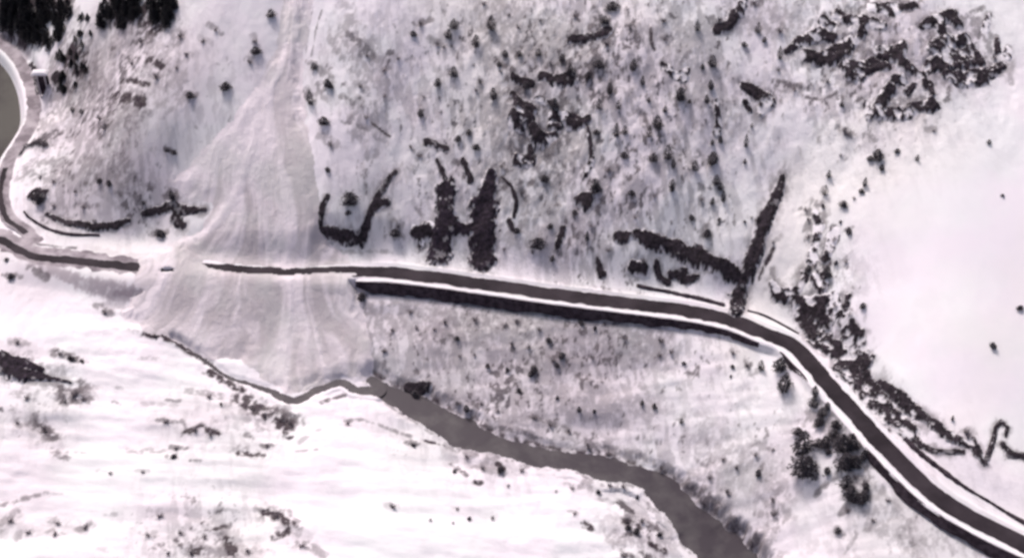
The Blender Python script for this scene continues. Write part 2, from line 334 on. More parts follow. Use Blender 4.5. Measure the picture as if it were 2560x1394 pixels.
SM = [ # crop, points, width, amount
 (1,((1320,200),(1320,300)),110,.35),(1,((1540,180),(1640,250)),40,.4),(1,((980,260),(1080,230),(1130,300),(1050,350),(990,300)),35,.55),(1,((1060,290),),60,.6),
 (1,((1100,440),(1200,500)),55,.75),(1,((960,460),(1080,480)),45,.45),(1,((910,600),(1100,630)),50,.75),(1,((860,700),(960,730),(1070,770)),75,.8),(1,((1120,540),(1200,580)),100,.4),(1,((720,850),(780,940)),130,.5),
 (1,((860,480),(840,620),(850,700)),60,.35),(1,((270,1040),(400,1000)),130,.6),(1,((1880,270),(1900,370)),60,.3),(1,((1850,450),),60,.35),(1,((1380,690),(1460,710)),45,.4),(1,((640,600),(700,660)),40,.3),
 (1,((1340,380),(1400,420)),70,.25),(1,((1490,280),(1560,330)),60,.2),(1,((420,620),(560,640)),100,.6),(1,((1700,1300),(1830,1050)),20,.25),(1,((2385,80),(2340,230),(2310,420)),16,.5),(1,((2320,60),(2290,200),(2270,400)),16,.35),
 (1,((2280,450),(2400,540),(2480,600)),50,.45),(1,((2260,680),(2320,760)),70,.5),(1,((2350,700),(2450,760)),40,.35),(1,((2380,1000),(2500,1090)),80,.35),(1,((1080,1100),(1160,1110)),25,.3),(1,((1220,1100),(1310,1130)),22,.6),
 (1,((450,1380),(500,1250)),20,.3),(1,((280,1300),(400,1330)),110,.35),(1,((640,1330),(830,1350)),40,.4),(1,((900,1230),(960,1260)),40,.3),(1,((1020,1360),(1150,1380)),30,.35),
 (2,((60,260),(150,320),(240,410)),70,.55),(2,((150,400),(250,420)),50,.5),(2,((540,180),(670,150)),50,.5),(2,((660,290),(780,340)),45,.4),(2,((230,420),(360,510)),50,.4),(2,((380,400),(540,450)),50,.3),(2,((10,710),(90,770)),50,.5),
 (2,((130,720),(170,800)),50,.3),(2,((20,900),(190,960)),30,.5),(2,((230,910),(370,1010)),20,.7),(2,((200,1150),(280,1130)),60,.3),(2,((600,1080),(560,1180)),60,.3),(2,((600,720),(590,820)),60,.35),(2,((1120,430),(1200,480),(1290,520)),45,.6),
 (2,((1230,60),(1260,160)),50,.35),(2,((1460,120),(1520,190)),50,.4),(2,((1680,60),(1720,130)),60,.3),(2,((1880,60),(1930,180)),60,.55),(2,((1650,290),(1720,320)),50,.55),(2,((1930,320),(2020,280)),80,.5),(2,((1820,380),(1900,350)),60,.4),
 (2,((1720,480),(1740,560),(1800,610),(1850,550)),50,.7),(2,((2380,160),(2470,80)),50,.35),(2,((2300,220),(2310,320),(2340,370)),30,.7),(2,((2380,280),(2440,280)),40,.4),(2,((2100,360),(2140,390)),30,.4),(2,((1680,720),(1900,740)),60,.3),
 (2,((2140,860),(2200,800),(2260,870),(2300,980)),35,.5),(2,((2380,490),(2450,540)),50,.6),(2,((2450,700),(2490,780)),40,.5),(2,((1450,730),(1560,760)),50,.6),(2,((1320,1100),(1500,1090)),70,.55),(2,((1640,1080),(1720,1140)),50,.5),
 (2,((1940,1200),(2040,1260)),80,.4),(2,((1560,1260),(1640,1200)),40,.5),(2,((1300,1350),(1450,1360)),50,.55),(2,((1170,1180),(1240,1270)),60,.35),(2,((840,1200),(930,1200)),40,.5),(2,((470,1220),(550,1250)),50,.3),(2,((740,1310),(850,1320)),40,.4),
 (2,((1040,700),(960,740),(1040,800)),30,.3),(2,((1840,570),(1900,470)),70,.4),(2,((1500,640),(1560,680)),50,.4),(2,((0,40),(100,50)),60,.25),
 (3,((230,150),(330,140)),70,.5),(3,((540,30),(600,20)),60,.55),(3,((1010,60),(990,150),(970,200)),50,.4),(3,((1350,30),(1600,20),(1750,40)),110,.5),(3,((1600,90),(1760,60)),50,.6),(3,((690,200),(780,210)),90,.45),(3,((700,610),(880,640)),60,.6),
 (3,((720,660),(880,670)),60,.4),(3,((940,720),(1010,740),(1160,690)),35,.6),(3,((2100,130),(2250,60)),45,.5),(3,((2290,110),(2250,220),(2200,320)),60,.55),(3,((2350,280),(2340,380)),50,.5),(3,((2430,360),(2430,430)),60,.5),(3,((2250,430),(2330,500),(2400,430)),40,.5),
 (3,((2440,560),(2460,620)),40,.35),(3,((10,470),(80,390)),50,.45),(3,((700,510),(760,520)),50,.25),(3,((780,120),(860,90)),40,.2),(3,((1180,950),(1240,970),(1290,1010)),70,.5),(3,((1180,1200),(1230,1160)),40,.35),(3,((1090,1110),(1140,1130)),30,.25),
 (3,((1860,960),),50,.4),(3,((130,900),(150,960)),40,.35),(3,((90,1200),(130,1130)),50,.45),(3,((1060,590),(1080,560)),60,.25),(3,((700,1260),(740,1220)),50,.2),(3,((1990,650),(1990,730),(1910,780)),35,.55),(3,((450,640),(560,620)),60,.5),
 (4,((360,230),(450,250)),50,.4),(4,((560,160),(720,170)),50,.45),(4,((860,60),(1000,90),(1010,150)),25,.5),(4,((1050,120),),50,.5),(4,((390,150),(460,160)),50,.3),(4,((530,20),(600,60)),30,.45),(4,((700,60),(880,170)),30,.25),
 (4,((1240,60),(1300,100)),80,.55),(4,((1120,360),(1220,370)),70,.45),(4,((160,420),(300,450),(560,475)),26,.55),
 (4,((720,900),(820,960)),60,.45),(4,((900,960),(1010,1020)),30,.35),(4,((1110,1100),(1170,1110)),50,.45),(4,((400,1250),(520,1280),(620,1310)),75,.5),(4,((80,1160),(180,1180)),70,.35),(4,((200,1270),(300,1320)),80,.35),(4,((20,670),(150,690)),40,.5),(4,((40,560),(90,570)),30,.4),
 (4,((850,1060),(1060,1110)),50,.22),(4,((1030,1290),(1200,1290)),40,.25),
 (5,((0,500),(380,500)),30,.35),(5,((180,360),(130,420)),90,.6),(5,((560,180),(640,260)),30,.4),(5,((480,250),(440,330)),40,.35),(5,((590,330),(600,450)),90,.6),(5,((400,300),(420,370)),70,.45),(5,((880,20),(900,280)),60,.3),(5,((1340,20),(1380,110)),70,.5),
 (5,((1190,250),(1210,480)),80,.22),(5,((1280,400),(1340,460)),60,.3),(5,((1340,170),(1500,160)),90,.2),(5,((1550,200),(1580,210)),50,.4),(5,((1740,200),(1830,200)),60,.4),(5,((1840,270),(1880,330)),70,.35),(5,((1990,450),(2000,500)),70,.4),(5,((2150,240),(2220,240)),40,.35),
 (5,((2280,110),(2380,40)),50,.45),(5,((2180,530),(2320,560)),80,.3),(5,((1730,560),(1800,600)),50,.25),(5,((1400,520),(1440,460)),60,.25),(5,((1530,60),(1580,20)),40,.4),(5,((1960,100),(1960,200)),50,.35),
 (5,((180,880),(220,1100),(250,1330),(350,1350)),30,.4),(5,((500,930),(560,980)),80,.35),(5,((780,1010),),80,.4),(5,((1310,970),(1330,1110)),50,.45),(5,((1250,1020),(1290,1200)),60,.3),(5,((1400,1130),(1380,1394)),60,.35),(5,((1440,1280),(1450,1370)),70,.45),
 (5,((1450,1060),(1560,1060)),60,.3),(5,((1060,1050),(1160,1180)),80,.2),(5,((560,1060),(700,1080)),60,.25),(5,((400,1080),(460,1130)),50,.25),(5,((1800,1010),(1990,1040)),40,.35),(5,((2380,1110),(2370,1280)),60,.32),(5,((2460,1120),(2460,1290)),40,.3),
 (5,((2230,1280),(2400,1394)),120,.22),(5,((1530,1240),(1600,1330)),60,.4),(5,((1950,1200),(2010,1220)),50,.22),(5,((960,1350),(1130,1330)),60,.25),(5,((2090,1080),(2120,1160)),60,.3),
 (6,((160,20),(160,140)),50,.4),(6,((140,380),(200,310),(230,390)),60,.5),(6,((510,240),(550,240)),40,.3),(6,((700,420),(750,380)),40,.3),(6,((690,480),(640,590),(590,700)),30,.75),(6,((990,180),(950,280),(940,400)),60,.45),(6,((1010,200),(1040,330)),55,.6),
 (6,((1010,400),(980,560),(960,640)),60,.65),(6,((1130,350),(1140,420),(1090,540),(1080,640)),85,.65),(6,((1050,700),(1070,790),(1010,820)),80,.45),(6,((900,180),(960,180)),35,.45),(6,((1130,840),(1140,940)),70,.5),(6,((1250,830),(1230,930)),55,.6),
 (6,((1160,960),(1270,980)),60,.55),(6,((1370,980),(1370,1040)),30,.25),(6,((1000,150),(1060,20)),20,.4),(6,((1230,340),(1280,320)),30,.4),(6,((680,640),(690,720)),50,.45),(6,((1210,570),(1240,560)),40,.2),(6,((1170,640),(1170,720)),25,.25),(6,((0,640),(200,640)),50,.4),
 (6,((500,1290),(510,1360)),50,.55),(6,((390,1235),(420,1240)),50,.4),(6,((270,1300),(290,1370)),40,.3),
 (7,((440,120),(500,240),(640,220),(600,120)),110,.42),(7,((120,180),(230,210)),80,.35),(7,((0,290),(20,300)),40,.6),(7,((130,370),(140,420)),40,.4),(7,((60,270),(80,290)),60,.3),(7,((210,400),(240,430)),50,.4),(7,((260,390),(390,490)),100,.5),
 (7,((360,580),(440,640),(500,650)),60,.45),(7,((500,610),(660,615)),35,.3),(7,((1170,370),(1310,390)),45,.5),(7,((1370,470),(1500,420),(1620,480)),65,.55),(7,((1240,225),(1340,230)),35,.45),(7,((1380,150),(1640,200)),70,.32),(7,((1060,250),(1300,270)),40,.2),
 (7,((950,600),(1200,600)),60,.3),(7,((1270,570),(1370,580)),45,.5),(7,((1250,640),(1320,640)),60,.4),(7,((1410,670),(1490,670)),25,.5),(7,((1340,370),(1380,420)),40,.45),(7,((1600,380),(1660,370)),40,.2),(7,((840,240),(890,255)),30,.45),(7,((860,130),(910,140)),30,.3),
 (7,((1760,600),(1940,640)),100,.35),(7,((1940,560),(2040,550)),45,.5),(7,((1590,30),(1780,120)),55,.6),(7,((1790,190),(1900,290),(2000,340)),90,.5),(7,((2050,320),(2170,380)),140,.55),(7,((1830,480),(1880,500)),50,.5),(7,((1810,300),(1950,420)),120,.25),
 (7,((2200,600),(2350,590)),30,.35),(7,((2220,540),(2280,490)),40,.3),(7,((2350,450),(2410,430)),30,.25),(7,((2380,240),(2551,190)),40,.6),(7,((1900,230),(2130,290)),80,.3),
 (7,((1960,1050),(2100,1080),(2200,1180)),120,.38),(7,((2150,1290),(2270,1290),(2400,1370)),60,.4),(7,((1650,1170),(1700,1150)),50,.5),(7,((1620,1020),(1800,1060)),30,.25),(7,((1650,1250),(1700,1380)),130,.45),(7,((1420,1330),(1560,1370)),140,.35),
 (7,((1460,1200),(1540,1250)),70,.25),(7,((1110,1070),(1240,1070)),90,.22),(7,((1060,1210),(1170,1220)),60,.25),(7,((1250,1350),),60,.4),(7,((1340,1180),(1360,1220)),50,.35),(7,((1780,1320),(1880,1340)),80,.25),(7,((1440,1120),(1600,1130)),130,.16),
 (7,((0,1000),(160,960),(340,920)),40,.45),(7,((340,915),(460,915)),20,.2),(7,((0,1170),(60,1110),(140,1060)),80,.32),(7,((350,1110),(520,1130)),60,.3),(7,((380,1200),(440,1220)),60,.35),(7,((590,1180),(680,1150)),60,.4),(7,((140,1240),(240,1190)),70,.28),
 (7,((790,1080),(850,1070)),35,.3),(7,((730,750),(820,765)),50,.2),(7,((1020,745),(1100,750)),35,.22),(7,((750,1330),),50,.2),
 (9,((20,380),(150,370),(300,410),(520,490)),30,.45),(9,((620,520),(760,560)),35,.8),(9,((540,540),),60,.55),(9,((800,560),(1000,620),(1130,640)),90,.38),(9,((830,700),(940,780)),45,.6),(9,((1040,700),(1200,760)),90,.35),(9,((1300,750),(1400,700)),60,.4),
 (9,((440,120),(660,130)),80,.5),(9,((780,210),(900,270)),90,.4),(9,((1000,240),(1190,300)),50,.3),(9,((1090,430),(1350,460),(1500,515),(1650,510)),34,.55),(9,((1200,390),(1300,360),(1430,330)),80,.35),(9,((1420,340),(1600,410),(1750,480),(1880,570)),55,.5),
 (9,((1960,580),(2030,640)),70,.5),(9,((2050,610),(2200,640),(2440,730)),50,.45),(9,((1800,850),(2100,850),(2200,900)),80,.33),(9,((1680,850),(1750,870)),50,.3),(9,((1880,880),(1960,960)),50,.3),(9,((2060,980),(2160,1050)),60,.65),(9,((2150,1100),(2260,1160)),110,.5),
 (9,((2100,1230),(2200,1210)),50,.65),(9,((2250,1120),(2400,1210)),60,.5),(9,((2310,1290),(2400,1330)),60,.75),(9,((2100,1340),(2150,1380)),60,.6),(9,((2240,1370),(2290,1390)),80,.55),(9,((2000,1240),(2300,1280)),120,.22),(9,((2420,1180),(2470,1300)),80,.25),
 (9,((1700,1050),(1760,1060)),30,.35),(9,((360,1000),(420,1000)),60,.2),(9,((800,1000),(900,1030)),40,.15),(9,((1500,60),(1590,60)),40,.22),(9,((2210,100),(2340,250)),60,.3),(9,((1450,130),(1600,200)),120,.16),(9,((2050,380),(2130,400)),80,.15),
 (8,((600,560),(450,700),(260,830)),90,.28),(8,((630,520),(620,600)),40,.3),(8,((720,930),(680,1060),(700,1150)),130,.38),(8,((1180,770),(1100,810),(1020,910)),50,.5),(8,((1200,1060),(1260,960)),50,.5),(8,((330,850),(380,1060)),130,.22),(8,((100,760),(280,800)),90,.3),
 (8,((20,840),(160,920)),60,.45),(8,((100,970),(240,1040)),60,.5),(8,((380,1250),(510,1290)),60,.4),(8,((560,750),(600,730)),50,.5),(8,((690,580),),45,.35),(8,((1160,1180),(1200,1230)),50,.45),(8,((1220,1360),(1300,1240)),25,.35),(8,((1450,900),(1600,1050)),90,.28),
 (8,((1400,1080),(1440,1120)),60,.2),(8,((1550,1290),(1570,1310)),30,.3),(8,((1360,250),(1440,330)),50,.3),(8,((1540,420),(1580,440)),60,.25),(8,((1840,780),(1900,820)),50,.18),(8,((1750,560),(1900,570)),60,.4),(8,((2090,460),(2170,470)),60,.35),(8,((2390,560),(2400,650)),40,.4),
 (8,((530,20),(600,0)),50,.35),(8,((480,140),),40,.3),(8,((120,330),(220,370)),50,.25),(8,((0,350),),50,.3),(8,((930,1330),(1000,1300)),90,.15),
 (1,((450,450),(900,900)),430,.42),(1,((900,250),(1250,650)),330,.3),(1,((250,1250),(900,1300)),260,.4),(2,((60,250),(250,600),(200,900)),330,.34),(2,((1200,150),(1900,500)),520,.34),(2,((1300,900),(1600,1250)),420,.4),
 (3,((0,300),(300,800)),420,.3),(3,((500,100),(900,200)),300,.32),(3,((1000,330),(1500,430)),330,.45),(3,((1950,350),(2200,480)),300,.5),(5,((1250,250),(1750,350)),330,.32),(5,((300,1000),(1300,1050),(2300,1200)),300,.36),(5,((1100,1200),(1700,1300)),250,.32),(9,((1000,150),(2300,300)),260,.26),
 (8,((150,500),(700,900)),300,.27),(8,((1350,950),(1750,1280)),230,.3),(8,((1900,1250),(2400,1394)),150,.25),(7,((1800,230),(2120,400)),150,.7),(4,((1080,1110),(1300,1170),(1550,1330)),60,.8),(7,((1550,10),(1800,150)),70,.8),(9,((1950,620),(2551,900)),90,.5),(8,((0,880),(250,1050),(550,1350)),120,.6),
 (6,((1100,550),(1010,1000)),90,.45),(7,((1770,620),(1950,632)),70,1.0),(7,((2070,400),(2140,490)),80,.95),(7,((1960,1055),(2080,1085),(2190,1170)),75,.95),(7,((2030,1240),(2120,1205)),65,.95),(7,((1690,1260),(1730,1360)),80,.95),(7,((1460,1340),(1500,1350)),60,.8),(9,((1800,1140),(1860,1170)),60,1.0),(9,((990,830),(1050,835)),40,1.0),(9,((1170,700),(1210,730)),50,.9),(7,((1600,1180),(1660,1160)),40,.7),
 (1,((910,600),(1000,610),(1090,635)),45,1.0),(1,((1100,440),(1200,500)),50,.95),(1,((870,700),(960,735),(1060,765)),85,1.0),(1,((500,400),(560,450),(620,510)),150,.9),(1,((560,60),(620,200)),60,.3),(1,((800,60),(900,150),(1020,100),(1180,180)),170,.85),(1,((60,40),(300,60),(480,40)),260,.9),(1,((100,230),(330,300)),130,.8),  # forest entries: shade and mist among the trees painted onto the ground
 (7,((1380,460),(1500,425),(1620,480)),50,.8),(7,((280,400),(400,500)),70,.6),(7,((600,110),(560,230)),80,.55),(7,((450,130),(460,240)),50,.6),(9,((2130,1130),(2220,1170)),80,.7),(9,((520,160),(620,120)),60,.9),
 (2,((1300,700),(1500,800),(1700,850)),260,.55),(2,((1350,1000),(1600,1050)),230,.55),(2,((1280,560),(1700,600)),120,.45),(2,((1700,320),(2000,260)),110,.6),(2,((1880,200),(2000,180)),120,.5),(2,((1450,1200),(1560,1320)),140,.45),
 (3,((1000,300),(1300,350),(1500,420)),260,.5),(3,((1250,100),(1500,150)),150,.5),(3,((1500,750),(1800,760)),130,.5),(3,((1950,300),(2200,450)),240,.5),(3,((480,650),(680,740)),120,.6),(3,((2180,150),(2330,380)),110,.45),
 (6,((990,200),(1050,450),(1020,650),(1040,800)),150,.5),(6,((1180,850),(1280,1100),(1330,1300)),120,.5),(5,((1250,0),(1400,200),(1300,330)),110,.4),(5,((1270,1010),(1350,1300)),190,.32),(5,((2350,1100),(2440,1300)),200,.3),(5,((480,900),(900,1000)),130,.3),
 (8,((1000,350),(1200,480),(1350,640),(1350,850)),170,.45),(8,((1380,760),(1500,900)),60,.4),(4,((430,1240),(620,1310)),60,.6),(4,((230,620),(340,690)),60,.5),(8,((520,620),(380,760),(280,860)),150,.3),(8,((650,930),(760,1060)),150,.3),
]
for c, pts, wd, a in SM: smear(bare, c, pts, wd, min(a*1.35, 1))
OC = [
 ('dark H-shaped rock outcrop on the slope just above the road', [(5,((785,50),(785,300)),135),(5,((775,290),(735,540)),(140,160,140)),(5,((850,345),(970,345)),65),(5,((1110,-60),(1070,180)),(90,150)),(5,((1060,190),(1060,560)),(160,190,190))], .8),
 ('thin dark rock rib curving down the right side of the H-shaped outcrop', [(5,((1200,-45),(1270,20),(1310,130),(1290,240)),(18,26,34,26)),(5,((1250,280),(1275,330)),40)], .7),
 ('long forked dark rock outcrop with a pointed upper arm reaching down to the road', [(6,((755,-50),(745,30),(690,150),(620,300),(590,420),(540,560),(490,680)),(35,60,75,95,95,105,110)),(5,((2190,370),(2300,430),(2420,450),(2551,510)),(60,95,85,85)),(6,((0,500),(120,540),(260,590),(420,665)),(85,85,80,80)),(6,((475,720),(430,850),(410,950)),(50,100,85))], .7),
 ('small dark rock block at the left tip of the forked outcrop', [(5,((2060,390),(2120,400)),70),(5,((2140,380),(2180,385)),35)], .7),
 ('dark curling rock ledge under the left arm of the forked outcrop', [(5,((2160,620),(2260,635)),65),(5,((2345,590),(2370,700),(2430,730)),(40,50,55)),(5,((2450,675),(2551,670)),(50,60)),(6,((0,700),(50,715),(130,690)),(50,55,30))], .7),
 ('dark V-shaped gully rock right of the snow slide above the road', [(5,((410,-90),(340,0),(240,180),(200,290),(160,430)),(30,40,50,50,60)),(5,((350,130),(240,180)),50),(4,((2370,340),(2440,370),(2551,400)),(25,60,75)),(5,((0,390),(80,400),(150,440)),(70,65,30))], .5),
 ('short upright rock rib at the right edge of the snow slide', [(4,((2430,90),(2400,150),(2375,320)),(35,50,35))], .35),
 ('dark rock ledge capping the cluster in the middle of the upper slope', [(2,((1280,700),(1330,780),(1430,820)),(40,70,60)),(2,((1300,870),(1400,870)),90),(2,((1470,740),(1550,770)),40)], .9),
 ('dark overhanging rock step on the right of the mid-slope cluster', [(2,((1580,850),(1680,880),(1760,920),(1840,890)),(60,75,80,60))], 1.0),
 ('dark broken rock step at the foot of the mid-slope cluster', [(2,((1430,960),(1480,1020),(1590,1010)),(80,95,60)),(2,((1290,900),(1330,930)),70),(2,((1560,940),(1620,940)),50)], .9),
 ('thin dark rock rib running down from the mid-slope cluster', [(2,((1830,930),(1860,1080),(1865,1200),(1820,1300)),(25,35,50,40))], .7),
 ('jagged grey rock below the mid-slope cluster', [(2,((1320,1190),(1430,1190)),75),(2,((1410,1100),(1420,1180)),40)], .8),
 ('slanting rock rib left above the H-shaped outcrop', [(2,((720,1190),(750,1260),(790,1350)),(25,38,30))], .8),
 ('crooked rock rib between the uprights above the H-shaped outcrop', [(2,((910,1190),(940,1260),(970,1340)),(40,40,45))], .8),
 ('low dark rock ledge high above the V-shaped gully rock', [(2,((640,1050),(700,1075),(790,1110)),(50,45,40))], .6),
 ('wide dark rock bank stepping up the top middle of the hillside', [(2,((1700,295),(1800,295),(1900,270),(1990,230)),(40,60,60,70))], .7),
 ('pair of dark rocks right of the hillside centre', [(2,((1560,600),(1700,590)),(70,100)),(2,((1490,565),(1560,580)),60)], .7),
 ('dark slanting rock bench left of the round hillside boulders', [(2,((1280,560),(1340,605),(1420,620)),(45,55,50))], .8),
 ('dark slanting rock on the slope left of the top right crags', [(2,((2390,480),(2470,550),(2551,585)),(40,60,60)),(3,((0,560),(50,530)),(50,40))], .8),
 ('dark diagonal crag at the top edge left of the great crags', [(3,((480,-20),(450,80),(350,200),(270,225)),(50,80,80,60))], .8),
 ('leftmost dark crag of the top right group', [(3,((800,380),(900,300),(1040,260),(1130,290)),(50,70,100,70)),(3,((1060,150),(1120,190)),(70,60))], .8),
 ('jagged crag along the top of the top right group', [(3,((1180,110),(1240,150),(1350,150),(1500,190)),(90,80,70,60)),(3,((1380,180),(1340,260)),60)], .8),
 ('dark crag at the centre of the top right group', [(3,((950,420),(1100,435),(1200,380),(1290,310)),(90,110,120,70))], .8),
 ('crag below the centre of the top right group', [(3,((1230,490),(1330,540),(1420,480),(1540,500)),(100,110,90,60)),(3,((1250,560),(1300,590)),50)], .8),
 ('blocky dark crag between two snow pockets at the top right', [(3,((1500,390),(1610,420),(1650,340)),(90,120,70)),(3,((1650,480),(1780,560)),(80,60)),(3,((1800,560),(1830,650)),50)], .8),
 ('dark arched crag highest at the top right', [(3,((1790,195),(1900,150),(2010,125),(2060,180)),(50,80,100,80)),(3,((1930,190),(1955,260)),(80,60))], .8),
 ('largest dark crag face at the right end of the top right group', [(3,((1870,360),(2000,320),(2110,310)),(90,120,90)),(3,((1870,500),(2000,440),(2150,420),(2220,460)),(110,170,160,110)),(3,((1970,560),(2100,610),(2250,560),(2390,490)),(60,120,110,50))], .8),
 ('dark stepped crag under the top right group above the smooth snow', [(3,((1480,800),(1510,720),(1570,650)),(110,80,70)),(3,((1410,850),(1560,850),(1690,850)),(60,85,75)),(3,((1740,810),(1860,790)),(90,95)),(3,((1380,770),(1400,880)),45)], .8),
 ('small snow-topped rock hook beside the stepped crag', [(3,((1590,590),(1650,600)),60),(3,((1730,640),(1680,690)),50),(3,((1850,620),(1870,700)),40)], .8),
 ('isolated dark crag left of the top right group at the edge of the smooth snow', [(3,((470,640),(560,680),(650,760),(600,840)),(50,80,110,50)),(3,((480,760),(520,820)),40)], .8),
 ('thin vertical rock rib on the slope left of the isolated crag', [(3,((270,750),(280,850),(275,980)),(30,45,55))], .8),
 ('dark rock lip cupping a snow knob left of the rocky seam', [(6,((680,730),(710,810),(780,840),(860,790),(930,700),(900,650)),(35,75,70,55,45,30))], .7),
 ('dark rock mass at the head of the rocky seam above the road bend', [(6,((860,880),(950,930),(1040,890)),(70,95,100)),(6,((920,940),(940,1060),(1000,1140)),(110,90,100)),(6,((1030,950),(1090,1060)),(90,60))], .8),
 ('dark rock band of the rocky seam beside the road bend', [(6,((1000,1150),(1100,1190),(1200,1270),(1330,1350)),(90,110,120,140)),(8,((1200,0),(1330,60),(1420,200),(1560,350),(1700,470)),(110,140,130,110,90))], .7),
 ('dark outer rock ribbon right of the long snow sliver in the seam', [(6,((1180,980),(1240,1050),(1310,1130),(1320,1260),(1360,1360)),(60,80,80,90,80)),(6,((1220,1130),(1270,1260)),40)], .8),
 ('winding dark rock edge bounding the smooth snow at lower right', [(8,((1480,110),(1600,190),(1700,290),(1850,380),(1950,460),(2050,510),(2160,560)),(50,70,70,60,60,60,50)),(8,((2170,520),(2210,620),(2260,690)),(40,55,40))], .7),
 ('lower dark rock lip under the winding edge', [(8,((1700,470),(1780,560),(1880,605),(2100,610)),(50,40,35,30))], .6),
 ('tall dark hairpin-shaped rock rim at the right edge', [(8,((2260,690),(2310,560),(2340,430),(2380,380),(2425,430),(2415,490)),(35,38,30,28,32,20))], .6),
 ('short dark rock rim running off the right edge', [(8,((2390,550),(2450,630),(2551,640),(2620,700)),(35,50,40,50))], .6),
 ('dark rock ledge arching left of the snow slide', [(4,((1060,225),(1180,200),(1260,165),(1380,200),(1520,195)),(30,50,60,60,30)),(4,((1300,260),(1360,310)),(70,50))], .6),
 ('dark crescent rock bank above the left road junction', [(4,((350,225),(500,290),(680,325),(850,315),(960,275)),(35,45,55,50,30))], .6),
 ('dark rock bluff put in for the shadow patch at the left edge of the lower snowfield', [(7,((-100,-40),(60,0),(200,50),(380,70)),(150,150,120,40)),(4,((0,1290),(150,1320),(300,1380)),(90,90,50)),(7,((400,70),(520,95)),(40,20))], .5),  # dark rock colour stands in for shadow here
 ('dark rock bank left of the posts of the roadside shelter', [(1,((230,480),(270,560),(280,700)),(35,45,30))], .5),
 ('dark rock bank right of the roadside shelter', [(1,((400,560),(440,600),(440,660)),(60,90,60))], .6),
 ('dark rock hollow at the inside of the left road bend', [(1,((210,1090),(290,1060),(340,1080)),(60,90,50)),(1,((200,1080),(150,1150)),(40,25))], .6),
 ('dark rounded rock above the left road junction', [(4,((260,80),(310,90)),90)], .6),
 ('slanting dark rock slab right of the H-shaped outcrop', [(5,((1650,345),(1620,440),(1600,480)),(50,58,30))], .8),
 ('dark upright rock at the edge of the white road bench', [(5,((1905,560),(1920,620),(1940,670)),(25,45,55))], .8),
 ('dark rock on the slope high right of the H-shaped outcrop', [(5,((1800,100),(1840,140)),90)], .8),
 ('dark rock at the creek head beside the slide toe', [(9,((500,140),(580,160),(640,120)),(50,80,60))], .6),
]
OC2 = [('purplish rock shoulder left of the H-shaped outcrop', [(5,((560,370),(640,340),(720,320)),(70,80,60)),(5,((600,380),(600,450)),(70,40))], .6),
 ('grey snow-streaked rock heap in the seam above the dark rock mass', [(6,((1000,700),(1060,760),(1050,690)),(60,80,60))], .7),
 ('grey snow-streaked rocks at the top of the rocky seam', [(6,((1000,210),(1035,330),(1000,430),(975,560)),(35,60,50,60)),(6,((1135,370),(1110,480),(1085,560)),(80,60,60))], .6),
 ('grey rock heap beside the upper road bend in the seam', [(6,((1130,850),(1180,960),(1260,980)),(60,80,60)),(6,((1250,830),(1230,900)),45)], .6),
 ('grey rock knob at the top right corner', [(3,((2290,110),(2260,220)),(30,60)),(3,((2350,300),(2350,380)),50),(3,((2430,370),(2430,430)),50)], .6),
 ('grey rock pile in the middle of the top right group', [(3,((1420,50),(1560,70),(1740,40)),(70,100,50))], .6),
 ]
# darker ground feathered out round the foot of each outcrop
for L_, am in ((OC, .55), (OC2, .35)):
    for lab, stk, hg in L_:
        for c, pts, wd in stk:
            smear(bare, c, pts, (max(wd) if isinstance(wd, tuple) else wd)*1.75, am*1.25, .9, .6)
dC, sC, vC = seg(GX, GY, creek, [(p[3],) for p in creek]); e_ = dC-vC[..., 0]
bare = np.maximum(bare, (e_ > -.5)*np.exp(-((e_-1.2)/np.where(sC > 0, 2.4, .9))**2)*sst(.40, .60, n1)*np.where(sC > 0, .95, .7))
bare = np.maximum(bare, (e_ > 0)*(sC > 0)*sst(14, 3, e_)*sst(.48, .60, fbm(GX/5+GY/9, GY/3.5, 222, 4, .6))*.6)
# fine random speckle of brush by zone
zone = np.zeros(GX.shape)
for q in ((1450,180,190,1.1),(1700,120,170,.8),(1650,330,150,.8),(1250,430,140,.8),(1500,500,150,1.0),(1000,230,170,.55),(300,200,120,.9),(200,420,110,.9),(330,480,70,.7),(120,300,60,.9),(950,500,110,.45),(1250,250,230,.7),(700,330,10,0),(500,250,120,.35),(1100,400,150,.5),(1850,400,110,.45),(260,260,130,1.1),(1250,950,170,.85),(1450,880,170,.9),(1020,850,80,.7),(2150,120,170,.9),(1750,500,110,.6),
          (1150,850,130,.75),(1350,900,130,.8),(1550,950,140,.6),(1750,900,110,.5),(1350,1030,110,.6),(1850,1150,150,.45),(2250,1350,160,.4),(1650,1130,80,.6),(560,1060,110,.35),(500,1340,110,.6),(80,1050,70,.4),(1620,1330,60,.9),(2080,720,60,.6),(850,180,80,.5),(2400,1150,70,.15)):
    zone = np.maximum(zone, blobw(*q[:3])*q[3])
thr = .71-.17*np.clip(zone, 0, 1.2); sp = sst(thr-.03, thr+.05, n1*.5+n2*.25+n3*.25)*np.clip(zone*1.6, 0, .8)
thr2 = .55-.12*np.clip(zone, 0, 1.2); sp2 = sst(thr2, thr2+.1, fbm(GX/2.6+GY/16, GY/10, 91, 4, .62))*np.clip(zone*1.5, 0, 1)*.38
bare = np.maximum(bare, np.maximum(sp, sp2))
